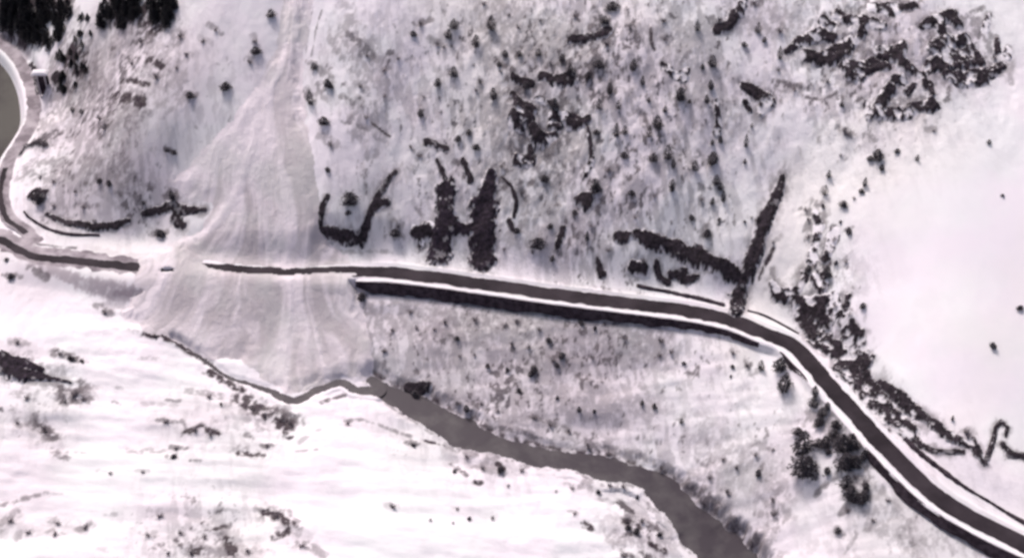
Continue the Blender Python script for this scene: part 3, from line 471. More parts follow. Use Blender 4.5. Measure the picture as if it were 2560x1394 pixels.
# gravel of the shallow creek bed at the left, soft grey patches
for c, pts, wd, a in ((4,((0,400),(90,460),(250,560),(420,650),(600,720),(800,790),(980,810)),130,.8),(4,((0,500),(180,600)),150,.35),(4,((820,900),(900,880)),130,.5),(4,((860,810),(1050,800)),55,.95),(1,((0,250),(80,330),(200,430)),120,.75),(1,((0,330),(130,430)),30,.0),
                      (1,((300,950),(520,900)),160,.4),(7,((2000,320),(2150,400)),170,.45),(7,((1250,1060),(1700,1150)),260,.34),(7,((1450,1250),(1850,1380)),300,.42),(7,((480,180),(640,180)),190,.55),(7,((60,330),(300,420),(450,620)),170,.42),(7,((0,1160),(120,1090)),180,.45),
  (7,((1200,380),(1600,450)),240,.36),(7,((1750,280),(2100,440)),240,.4),(7,((200,1190),(650,1160)),150,.36),(7,((1050,240),(1650,210)),130,.26),(7,((900,600),(1350,600)),120,.3),(7,((1700,560),(2000,600)),170,.34),(7,((2000,1060),(2250,1250)),210,.36),
  (9,((800,620),(1180,700)),180,.36),(9,((1850,850),(2200,1000)),190,.36),(9,((2050,1150),(2350,1300)),280,.42),(9,((20,390),(500,500)),90,.3),(9,((350,980),(1150,1080)),90,.16),(8,((300,700),(560,620)),220,.3),(8,((640,950),(760,1100)),230,.34),(8,((100,900),(350,1150)),200,.32),
  (8,((2200,700),(2551,900)),260,.16),(7,((0,980),(340,930)),80,.4),(4,((0,1200),(500,1280)),150,.3),(4,((1650,850),(1750,900)),200,.2),(2,((1700,320),(1950,250)),200,.3),(1,((550,450),(950,850)),420,.34),(1,((250,900),(700,1150)),300,.4),(1,((900,250),(1300,450)),260,.3),(4,((600,470),(900,530),(1100,540)),110,.35)):
    smear(grey, c, pts, wd, a, .6, .35)
shade_z = np.zeros(GX.shape)  # shade of the slopes painted into the snow as greyer zones
for q in ((1250,330,260,.20),(1650,300,200,.17),(1450,550,160,.15),(300,350,170,.34),(480,180,150,.22),(180,520,90,.3),(1150,880,160,.32),(1450,930,180,.30),(1300,1030,120,.25),(1850,1250,160,.2),(2250,1330,140,.22),(500,1060,110,.2),(600,1170,90,.16),(480,1340,110,.22),(70,1080,90,.24),(60,1200,100,.2),(1050,1150,90,.12),(950,500,110,.2),(1750,950,100,.12),(80,700,90,.2),(900,800,80,.2),(1500,1080,120,.15),(250,130,130,.4),(2250,180,130,.12)):
    shade_z = np.maximum(shade_z, blobw(*q[:3])*q[3])
grey = np.maximum(grey, shade_z*1.6*(.6+.8*fbm(GX/11, GY/24, 97, 4)))
grey = np.maximum(grey, .1*sst(.45, .65, fbm(GX/14, GY/22, 95, 4)))
keepclear = (1-sst(5.0, 7.5, dR)); bare *= 1-keepclear; 
smooth_z = np.zeros(GX.shape)
for q in ((2450,600,130,1),(2480,850,120,1),(2330,480,60,.6)): smooth_z = np.maximum(smooth_z, blobw(*q[:3])*q[3])
grey *= 1-smooth_z
# ---------------------------------------------------------------- terrain sheet, with coarse skirts to the horizon
ex = np.array([4, 9, 16, 28, 50, 90, 170, 320, 600, 1200, 2600, 5200])
fx = np.r_[xs[0]-ex[::-1], xs, xs[-1]+ex]; fy = np.r_[ys[0]-ex[::-1], ys, ys[-1]+ex]
k = len(ex); TX, TY = np.meshgrid(fx, fy)
cx = np.clip(TX, -430, 430); cy = np.clip(TY, -330, 430)
TZ = tps(np.clip(TX, -430, 430), np.clip(TY, -330, 430))if False else None
pad = lambda A: np.pad(A, k, mode='edge')
TZ = pad(H)
slopeY = np.where(TY > ys[-1], .45*np.minimum(TY-ys[-1], 420), 0); TZ = TZ+slopeY
TZ += np.where(TX > xs[-1], .10*np.minimum(TX-xs[-1], 400), 0)
TZ += np.where(TY < ys[0], .02*np.minimum(ys[0]-TY, 300), 0)
out = np.maximum(np.maximum(xs[0]-TX, TX-xs[-1]), np.maximum(ys[0]-TY, TY-ys[-1]))
TZ += np.clip(out/60, 0, 1)*(fbm(TX/120, TY/120, 5, 3)-.5)*30
ter = grid_mesh('terrain', TX, TY, TZ, M_TER, attrs={'bare': pad(bare)*(out < 0), 'grey': pad(grey)*(out < 0), 'relief': pad(np.clip(rough, .1, 1.3))})
tag(ter, 'snow covered mountainside and valley floor with bare brushy patches', kind='structure')
# ---------------------------------------------------------------- ribbons: road, loop road, creek
def ribbon(name, line, offs, zo, mat, wob=0, seed=0, zf=None):
    L = [line[0]]
    for a, b in zip(line[:-1], line[1:]):
        n = max(1, int(np.linalg.norm(b[:2]-a[:2])/1.0))
        for i in range(1, n+1): L.append(a+(b-a)*i/n)
    L = np.array(L); t = np.gradient(L[:, :2], axis=0); t /= np.linalg.norm(t, axis=1)[:, None]+1e-9
    nrm = np.c_[-t[:, 1], t[:, 0]]; s = np.arange(len(L)); V = []; m = len(offs)
    for i in range(len(L)):
        for j, o in enumerate(offs):
            oo = o(i, L) if callable(o) else o
            if wob and j in (0, m-1): oo += (float(vn(np.array([i/4.0]), np.array([j*3.0]), seed)[0])-.5)*wob+(float(vn(np.array([i/1.3]), np.array([j*5.0]), seed+1)[0])-.5)*wob*.5
            x, y = L[i, :2]+nrm[i]*oo
            z = L[i, 2]+(zo[j] if isinstance(zo, (list, tuple)) else zo)
            V.append((x, y, z))
    F = [(i*m+j, i*m+j+1, (i+1)*m+j+1, (i+1)*m+j) for i in range(len(L)-1) for j in range(m-1)]
    F = [f[::-1] for f in F]
    return pymesh(name, V, F, mat, smooth=True), L, nrm
def rhw(sgn):
    def f(i, L):
        x = L[i, 0]; return sgn*np.interp(x, [-250, -180, -140, -60, 60, 150, 260], [2.4, 3.0, 3.0, 4.2, 4.6, 4.5, 4.9])
    return f
r, _, _ = ribbon('road', road, [rhw(1), 0.0, rhw(-1)], [.06, .12, .06], M_ROAD, 1.1, 3)
tag(r, 'dark wet road curving across the snowy hillside', kind='structure')
lf = sub_left = np.array([p for p in road if p[0] < xof(352, 668)])
r, _, _ = ribbon('slushy_verge', lf, [7.2, 0.0, -5.4], [.05, .05, .05], M_ROADL, 2.6, 21)
tag(r, 'pale slushy verge along the road left of the snow slide', kind='structure')
r, _, _ = ribbon('side_road', loop, [3.7, 0.0, -3.7], [.06, .10, .06], M_ROADL, 1.0, 9)
tag(r, 'pale slushy road bending round the left edge beside the pond', kind='structure')
# dark wet wheel strip on the side road's lower bend
k0 = int(len(loop)*.56); r, _, _ = ribbon('side_road_wet_lane', loop[k0:int(len(loop)*.87)], [.6, -2.4], .13, M_ROAD, .8, 12)
tag(r, 'dark thawed lane of the bending side road at left edge', kind='structure')
w_, _, _ = ribbon('creek', creek[:, :3], [lambda i, L: 16.0, lambda i, L: -16.0], 0.0, M_WATER)
# trim the ribbon to the channel: rebuild as grid patch where terrain lies below the water
bpy.data.objects.remove(w_)
def water(name, line, mat, label, extra):
    x0, y0 = line[:, 0].min()-8, line[:, 1].min()-8; x1, y1 = line[:, 0].max()+8, line[:, 1].max()+8
    i0, i1 = np.searchsorted(xs, [x0, x1]); j0, j1 = np.searchsorted(ys, [y0, y1]); s = np.s_[j0:j1, i0:i1]
    d, _, v = seg(GX[s], GY[s], line, [(p[2], p[3]) for p in line])
    kp = d < v[..., 1]*1.25+extra
    o = grid_mesh(name, GX[s], GY[s], v[..., 0], mat, keep=kp); tag(o, label, kind='structure'); return o
water('creek', creek, M_WATER, 'brown grey creek flowing to the lower right', 1.5)
water('creek_upstream', thread, M_WATER, 'narrow dark thread of creek round the toe of the snow slide', .8)
pymesh('pond', [(p[0], p[1], -4.4) for p in POND], [tuple(range(len(POND)))[::-1]], M_POND)
tag(bpy.data.objects['pond'], 'grey olive river bend cut off by the left edge', kind='structure')
# ---------------------------------------------------------------- retaining walls and berm
def sub(line, xa, xb): return np.array([p for p in line if xa <= p[0] <= xb])
def face_strip(name, line, d0, hfun, run, mat, label, cat, seed):
    L = [line[0]]
    for a, b in zip(line[:-1], line[1:]):
        n = max(1, int(np.linalg.norm(b[:2]-a[:2])/.6))
        for i in range(1, n+1): L.append(a+(b-a)*i/n)
    L = np.array(L); t = np.gradient(L[:, :2], axis=0); t /= np.linalg.norm(t, axis=1)[:, None]+1e-9
    nrm = np.c_[-t[:, 1], t[:, 0]]; N = len(L); V = []; rows = 7
    for i in range(N):
        u = i/(N-1); h, sg = hfun(u)
        jit = (float(fbm(np.array([i/9.0]), np.array([seed*1.0]), seed, 3)[0])-.5)
        jt = (float(fbm(np.array([i/14.0]), np.array([seed*2.0]), seed+5, 3)[0])-.5)
        for j in range(rows):
            f = j/(rows-1)
            off = d0+run*f*h/4.5+(jit*.9*f)+jt*.9+(RS.rand()-.5)*.18
            x, y = L[i, :2]-nrm[i]*off*sg
            z = L[i, 2]+.45-(h+.9+jit*2.2)*f
            V.append((x, y, z))
        # back side of the wall, under the ground
        x, y = L[i, :2]-nrm[i]*(d0-.7+jt*.9)*sg; V.append((x, y, L[i, 2]+.42)); V.append((x, y, L[i, 2]-h-1))
    m = rows+2
    order = [rows+1, rows]+list(range(rows))
    F = [(i*m+order[j], i*m+order[j+1], (i+1)*m+order[j+1], (i+1)*m+order[j]) for i in range(N-1) for j in range(len(order)-1)]
    F += [tuple(i for i in order), tuple((N-1)*m+i for i in order[::-1])]
    o = pymesh(name, V, F, mat); tag(o, label, cat); return o
taper = lambda h, a, b: (lambda u: (h*min(1, u/a+.15, (1-u)/b+.12), 1))
face_strip('retaining_wall', sub(road, xof(880,700), xof(1915,835)), 8.3, lambda u: (4.6*min(1, u/.06+.3)*(1 if u < .45 else 1-.62*(u-.45)/.55), 1), 2.3, M_WALL, 'long dark stone retaining wall below the road right of the snow slide', 'wall', 3)
face_strip('retaining_wall', sub(road, xof(2190,1090,-2), xof(2790,1440,-8)), 8.4, (lambda u: (3.9*min(1, u/.04+.3), 1)), 2.2, M_WALL, 'dark stone retaining wall below the road at the lower right corner', 'wall', 8)
face_strip('retaining_wall', sub(road, xof(1975,860), xof(2062,945)), 8.2, taper(2.6, .2, .3), 1.9, M_WALL, 'short dark retaining wall in the road bend above the evergreen clump', 'wall', 14)
def berm(name, line, d0, hgt, wid, label, seed):
    L = [line[0]]
    for a, b in zip(line[:-1], line[1:]):
        n = max(1, int(np.linalg.norm(b[:2]-a[:2])/.8))
        for i in range(1, n+1): L.append(a+(b-a)*i/n)
    L = np.array(L); t = np.gradient(L[:, :2], axis=0); t /= np.linalg.norm(t, axis=1)[:, None]+1e-9
    nrm = np.c_[-t[:, 1], t[:, 0]]; N = len(L); V = []; m = 9; wid *= .8
    for i in range(N):
        tp = min(1, i/12, (N-1-i)/12); a = float(fbm(np.array([i/7.0]), np.array([seed*1.]), seed, 3)[0])
        for j in range(m):
            f = j/(m-1); off = d0+(f-.5)*wid*(.75+.5*a)
            z = -.25+(hgt*(.5+a)*math.sin(math.pi*f)**.8+.22)*tp+(RS.rand()-.5)*.12
            x, y = L[i, :2]-nrm[i]*off; V.append((x, y, L[i, 2]+z))
    F = [(i*m+j, i*m+j+1, (i+1)*m+j+1, (i+1)*m+j) for i in range(N-1) for j in range(m-1)]
    o = pymesh(name, V, F, M_BERM, smooth=True); tag(o, label, 'snow bank'); return o
berm('snow_bank', sub(road, xof(885,690), xof(2020,880)), 6.6, .7, 3.4, 'white ploughed snow bank between the road and the long retaining wall', 4)
berm('snow_bank', sub(road, xof(2026,905), xof(2790,1440,-8)), 6.9, .8, 3.8, 'white ploughed snow bank below the road at the lower right', 6)
# low dark walls on the uphill side
def curb(pts, wd, label, seed):
    P = [hit(*p) for p in pts]; P = smooth_line([p for p in P if p is not None], 5); V = []; L = [P[0]]
    for a, b in zip(P[:-1], P[1:]):
        n = max(1, int(np.linalg.norm(b[:2]-a[:2])/1.0))
        for i in range(1, n+1): L.append(a+(b-a)*i/n)
    L = np.array(L); t = np.gradient(L[:, :2], axis=0); t /= np.linalg.norm(t, axis=1)[:, None]+1e-9; nrm = np.c_[-t[:, 1], t[:, 0]]; N = len(L)
    for i in range(N):
        tp = np.interp(i/(N-1), np.linspace(0, 1, len(wd)), wd)*(.8+.4*RS.rand()); h = .35+.65*tp
        zz = float(hz(L[i, 0], L[i, 1]))
        for o, z in ((-tp, -.4), (-tp*.8, h*.8), (tp*.4, h), (tp, -.4)): V.append((L[i, 0]+nrm[i, 0]*o, L[i, 1]+nrm[i, 1]*o, zz+z))
    F = [(i*4+j, (i+1)*4+j, (i+1)*4+(j+1) % 4, i*4+(j+1) % 4) for i in range(N-1) for j in range(4)]+[(0, 1, 2, 3), (4*N-1, 4*N-2, 4*N-3, 4*N-4)]
    o = pymesh('stone_wall', V, F, M_WALL); tag(o, label, 'wall')
curb([cp(5,2200,750),cp(5,2300,775),cp(5,2440,800),cp(6,0,820),cp(6,150,850),cp(6,330,900)], [.9,1.0,1.2,1.3], 'low dark stone wall above the road, left of the forked outcrop foot', 1)
curb([cp(6,500,938),cp(6,600,965),cp(6,700,1010),cp(6,800,1065),cp(6,880,1110)], [.4,.6,.6,.5], 'thin dark stone wall above the road, right of the forked outcrop foot', 2)
curb([cp(8,1670,510),cp(8,1750,590),cp(8,1900,710),cp(8,2100,860),cp(8,2300,980),cp(8,2551,1130),cp(8,2800,1240)], [1.3,1.4,1.2,.6,.7,1.4,1.4], 'low dark stone wall above the road at the right edge', 3)
curb([cp(4,180,205),cp(4,220,250),cp(4,320,315),cp(4,460,365),cp(4,600,378),cp(4,740,380)], [.6,.9,1.0,.9,.6], 'thin dark wall curving inside the left road junction', 7)
# ---------------------------------------------------------------- the slide
FAN = [(700,-260),(704,0),(690,120),(640,220),(560,320),(490,395),(420,455),(470,500),(540,515),(500,570),(420,612),(350,640),(330,720),(300,785),(370,835),(440,856),(520,902),(600,897),(650,945),(715,988),(800,968),(860,948),(930,955),(936,900),(915,790),(885,700),(868,640),(810,590),(795,450),(770,330),(756,180),(772,60),(790,0),(800,-260)]
FW = [hit(*p) if p[1] >= 0 else at(p[0], p[1], 105) for p in FAN]
x0, x1 = min(p[0] for p in FW)-5, max(p[0] for p in FW)+5; y0, y1 = min(p[1] for p in FW)-5, 291
i0, i1 = np.searchsorted(xs, [x0, x1]); j0, j1 = np.searchsorted(ys, [y0, y1]); s = np.s_[j0:j1, i0:i1]
FX, FY = GX[s], GY[s]; ins = inpoly(FX, FY, FW); df, _, _ = seg(FX, FY, FW+[FW[0]]); df = np.where(ins, df, -df)
df = df+(fbm(FX/4, FY/5, 120, 4)-.5)*4.5
apex = hit(722, 60); ang = np.arctan2(FX-apex[0], apex[1]+28-FY); rad = np.hypot(FX-apex[0], apex[1]+28-FY)
wv = (fbm(FX/30, FY/40, 128, 3)-.5)*.22
st = fbm((ang+wv)*15, rad/55, 130, 3, .55); st2 = fbm((ang+wv)*48, rad/28, 140, 3, .6)
th = 1.5*sst(-.3, 7, df)+.9*sst(6, 26, df)+sst(0, 5, df)*((st-.5)*1.5+(st2-.5)*.3+(fbm(FX/2.6, FY/2.8, 150, 3)-.5)*.7)
streak = np.clip(sst(.34, .66, st*.6+st2*.4)*.85+.1, 0, 1)
# paler lobe on the left flank
streak = np.clip(streak+.45*sst(120, 40, rad), 0, 1)  # chute top painted lighter to offset shading in the hollow
lobe = smooth_line([hit(640,235), hit(570,335), hit(500,420), hit(450,470)], 4); dl, _, _ = seg(FX, FY, lobe)
lob2 = smooth_line([hit(650,300), hit(620,420), hit(560,540), hit(480,600), hit(400,615)], 4); dl2, _, _ = seg(FX, FY, lob2)
streak = np.clip(streak+.95*np.exp(-(dl/6)**2)+.8*np.exp(-(dl2/3.2)**2), 0, 1); th += .6*np.exp(-(dl2/2.2)**2)*(df > 0)
def boxb(A, r):
    for ax in (0, 1):
        P_ = np.pad(A, [(r+1, r) if a_ == ax else (0, 0) for a_ in (0, 1)], mode='edge'); C_ = np.cumsum(P_, ax)
        A = (np.take(C_, range(2*r+1, C_.shape[ax]), ax)-np.take(C_, range(0, C_.shape[ax]-2*r-1), ax))/(2*r+1)
    return A
zb = np.maximum(H[s], BASE[s]-.3)
for _ in range(3): zb = boxb(zb, 11)
bl = sst(0, 9, df); zd = np.where(df > 0, np.maximum(H[s]+.15*sst(0, 2, df), H[s]*(1-bl)+zb*bl+th*.8), H[s]-.3)
# cleared cut exposing the road through the slide
cut = smooth_line([at(*q, 0) for q in ((516,654),(545,664),(600,671),(680,676),(710,680),(780,675),(830,672),(900,672))], 4)
dc, _, cv = seg(FX, FY, cut, [(np.interp(i/(len(cut)-1), [0, .1, .3, .6, .8, 1], [1.2, 2.0, 2.3, 1.7, 1.9, 2.6]),) for i in range(len(cut))])
cw_ = cv[..., 0]+(fbm(FX/3, FY/3, 160, 2)-.5)*1.2; dsd = seg(FX, FY, cut)[1] < 0; cw_ = cw_*1.25; k1 = np.where(dsd, sst(cw_+.2, cw_+9, dc), sst(cw_, cw_+17, dc))
zd = np.where(dc < cw_, H[s]-.3, (H[s]+.12)*(1-k1)+zd*k1)
for q, rr in (((355,637),(5.5,1.3)),((418,678),(3.5,1.3)),((330,731),(6,1.6))):
    p = hit(*q); e = np.hypot((FX-p[0])/rr[0], (FY-p[1])/rr[1]); zd = np.where(e < 1.2, H[s]-.3+(zd-H[s]+.3)*sst(.8, 1.2, e), zd)
deb = grid_mesh('snow_slide', FX, FY, zd, M_DEB, keep=(df > -1.2) & (zd > H[s]-.25), attrs={'streak': streak})
tag(deb, 'grey streaked snow slide spreading down a chute and over the road', kind='stuff')
M_MUD = mat_plain('dark_mud', (.06, .05, .058), (.12, .10, .11), .5, .8, .2, .4)
# ---------------------------------------------------------------- rock outcrops
def outcrop(label, strokes, hgt=1.0, mat=None, name='rock_outcrop', seed=0, cat='rock', pocket=0.0):
    LN = []
    for c, pts, wd in strokes:
        P = [hit(*cp(c, x, y)) for x, y in pts]; P = [p for p in P if p is not None]
        if len(P) == 1: P = [P[0]-np.array([.6, 0, 0]), P[0]+np.array([.6, 0, 0])]
        if not P: continue
        wl_ = wd if isinstance(wd, (list, tuple)) else (wd, wd)
        ww = [np.interp(i/(len(P)-1), np.linspace(0, 1, len(wl_)), wl_)/2.966*.2/2*1.3 for i in range(len(P))]
        LN.append((np.array(P), ww))
    R = max(max(l[1]) for l in LN); A = np.concatenate([l[0] for l in LN])
    x0, y0 = A[:, 0].min()-R*1.6-1.5, A[:, 1].min()-R*2.1-1.5; x1, y1 = A[:, 0].max()+R*1.6+1.5, A[:, 1].max()+R*2.1+1.5
    st = .42; X, Y = np.meshgrid(np.arange(x0, x1, st), np.arange(y0, y1, st)); m = np.full(X.shape, -9.0); HH = np.zeros(X.shape)
    wob = (fbm(X/2.6, Y/2.6, 200+seed, 4, .6)-.5)
    for P, ww in LN:
        d, _, v = seg(X, Y, P, [(a,) for a in ww]); rr = v[..., 0]
        k_ = 1-d/(rr*(1+.55*wob)); m = np.maximum(m, k_); HH = np.maximum(HH, np.where(k_ > -.2, rr, 0))
    m = m+wob*.25+(fbm(X/7, Y/7, 215+seed, 2)-.5)*.5*(HH > 2.2)
    rg = 1-np.abs(fbm(X/4.6, Y/5.6, 230+seed, 3, .45)-.5)*3.0
    up = sst(0, .5, m)*(.6+.5*np.clip(rg, 0, 1))*np.clip(HH, .6, 4)*.5*hgt+sst(0, .3, m)*.25
    pk = fbm(X/3.6+Y/9, Y/4.2, 260+seed, 4, .55); sn = sst(.66-.24*pocket, .72-.20*pocket, pk)*min(1, max(0, .35+pocket*1.3))
    rim = sst(.26, -.06, m+(fbm(X/1.3, Y/1.9, 280+seed, 3, .6)-.5)*.9)*.8
    up = up*(1-.5*sn)
    Z = hz(X, Y)+np.where(m > 0, up, -.35)
    o = grid_mesh(name, X, Y, Z, mat or M_ROCK, keep=m > -.14, attrs={'snow': np.clip(np.maximum(sn, rim), 0, 1)}); tag(o, label, cat); return o
for i, (lab, stk, hg) in enumerate(OC): outcrop(lab, stk, hg*(1.8 if 'bluff' in lab else 1), M_ROCKD if 'bluff' in lab or 'H-shaped rock' in lab else M_ROCK, seed=i*3, pocket=.36 if any(k_ in lab for k_ in ('crag', 'seam', 'cluster', 'ribbon', 'bounding', 'shoulder')) else -.1)
for i, (lab, stk, hg) in enumerate(OC2): outcrop(lab, stk, hg*.8, M_ROCK, seed=300+i*3, pocket=.6)
# ---------------------------------------------------------------- plants
def conifer_meshes(seed, mt_=None):
    r = random.Random(seed); V = []; F = []                       # unit height, unit base radius .5
    for i in range(520):
        t = r.random()**.75*.94+.04; z = 1-t*.93; R = .5*(t if mt_ is None else min(1, (t*1.9)**.8)*(1-.35*max(0, t-.75)/.25))*(.7+.45*r.random())*(1+.18*math.sin(seed+z*23)); a = r.random()*6.283; R *= 1 if mt_ is None else 1+.28*math.sin(a*2+seed*1.7)+.15*math.sin(a*3+z*6); rr = R*math.sqrt(r.random()*.75+.25)
        c = Vector((rr*math.cos(a), rr*math.sin(a), z-.12*rr)); o = Vector((math.cos(a), math.sin(a), -.35)); s = Vector((-math.sin(a), math.cos(a), r.uniform(-.4, .4)))
        l = r.uniform(.05, .11); wd = r.uniform(.02, .05); b = len(V)
        V += [c-s*wd-o*l*.4, c+s*wd-o*l*.4, c+o*l+s*wd*.3, c+o*l*.8-s*wd*.3+Vector((0, 0, r.uniform(-.02, .04)))]; F.append((b, b+1, b+2, b+3))
    me = bpy.data.meshes.new('crown'); me.from_pydata([tuple(v) for v in V], [], F); me.materials.append(mt_ or M_NEEDLE)
    V = []; F = []
    for z, q in ((-.06, .045), (.3, .035), (.7, .02), (.98, .004)):
        for k_ in range(6): V.append((q*math.cos(k_*1.047), q*math.sin(k_*1.047), z))
    for i in range(3):
        for k_ in range(6): F.append((i*6+k_, i*6+(k_+1) % 6, (i+1)*6+(k_+1) % 6, (i+1)*6+k_))
    mt = bpy.data.meshes.new('trunk'); mt.from_pydata(V, [], F); mt.materials.append(M_BARK)
    return me, mt
def shrub_mesh(seed):
    r = random.Random(seed); V = []; F = []
    for i in range(36):
        a = r.random()*6.283; el = r.uniform(.25, 1.3); L = r.uniform(.45, 1.0)*.62
        d = Vector((math.cos(a)*math.cos(el), math.sin(a)*math.cos(el), math.sin(el))); p = Vector((r.uniform(-.06, .06), r.uniform(-.06, .06), -.05)); wd = .018
        for k_ in range(3):
            q = p+d*L/3; s = d.cross(Vector((0, 0, 1))).normalized()*wd; b = len(V); V += [p-s, p+s, q+s*.7, q-s*.7]; F.append((b, b+1, b+2, b+3))
            for _ in range(3):
                dd = (d+Vector((r.uniform(-.8, .8), r.uniform(-.8, .8), r.uniform(-.2, .6)))).normalized(); s2 = dd.cross(Vector((0, 0, 1))).normalized()*.014; e = q+dd*r.uniform(.1, .22)
                b = len(V); V += [q-s2, q+s2, e]; F.append((b, b+1, b+2))
            p = q; d = (d+Vector((r.uniform(-.25, .25), r.uniform(-.25, .25), .1))).normalized()
    me = bpy.data.meshes.new('bare_shrub'); me.from_pydata([tuple(v) for v in V], [], F); me.materials.append(M_TWIG); return me
CM = [conifer_meshes(i+1) for i in range(6)]; CD = [conifer_meshes(i+21, M_NEEDLED) for i in range(6)]; SMh = [shrub_mesh(i+40) for i in range(5)]
LM = [('the H-shaped outcrop',(1170,560)),('the forked outcrop\'s upper arm',(1930,500)),('the forked outcrop\'s left arm',(1700,620)),('the mid-slope dark rock cluster',(1370,310)),('the top right crags',(2230,140)),('the isolated crag by the smooth snow',(1890,240)),
      ('the rocky seam',(2080,650)),('the V-shaped gully rock',(920,540)),('the upper chute of the snow slide',(740,120)),('the narrowing of the snow slide',(740,330)),('the roadside shelter',(115,200)),('the crescent bank at left',(230,570)),('the dark corner forest',(90,60)),
      ('the arching ledge left of the slide',(430,525)),('the long retaining wall',(1300,790)),('the creek head by the slide toe',(1000,980)),('the creek\'s middle reach',(1300,1130)),('the creek\'s lower bend',(1700,1250)),('the road bend',(2010,890)),('the evergreen clump under the road bend',(2080,1100)),
      ('the right edge wall',(2400,1230)),('the hairpin rock rim',(2490,1080)),('the lower brushy bank',(640,1060)),('the two dark humps at the bottom',(700,1290)),('the dark bluff at the left edge',(60,930)),('the top middle rock bank',(1480,95)),('the top edge of the picture above mid-slope',(1250,0)),
      ('the left road junction',(150,650)),('the smooth snow shoulder',(2400,600)),('the round hillside boulders',(1450,230)),('the pale chute shoulder',(930,60)),('the thin rib left of the isolated crag',(1795,290)),('the wooded slope under the forest',(330,230)),('the mid-left snow slope',(480,200)),
      ('the road bench',(1500,660)),('the slope under the retaining wall',(1150,880)),('the lower centre slope',(1500,1000)),('the lower right brush slope',(1900,1300)),('the bottom snowfield',(1150,1290))]
USED = {}
def describe(px, py, big, noun, col):
    b = min(LM, key=lambda l: (l[1][0]-px)**2+(l[1][1]-py)**2); dx, dy = px-b[1][0], py-b[1][1]
    dr = ('right of' if dx > 0 else 'left of') if abs(dx) > abs(dy)*1.3 else ('below' if dy > 0 else 'above')
    base = f'{big} {col} {noun} {dr} {b[0]}'; USED.setdefault(base, []).append(math.hypot(dx, dy)); return base
PLANTS = []
def plant(kind, px, py, wm, hm, group=None):
    p = hit(px, py)
    if p is None or abs(p[1]) > 290: return
    z = float(hz(p[0], p[1])); PLANTS.append((kind, px, py, p[0], p[1], z, wm, hm))
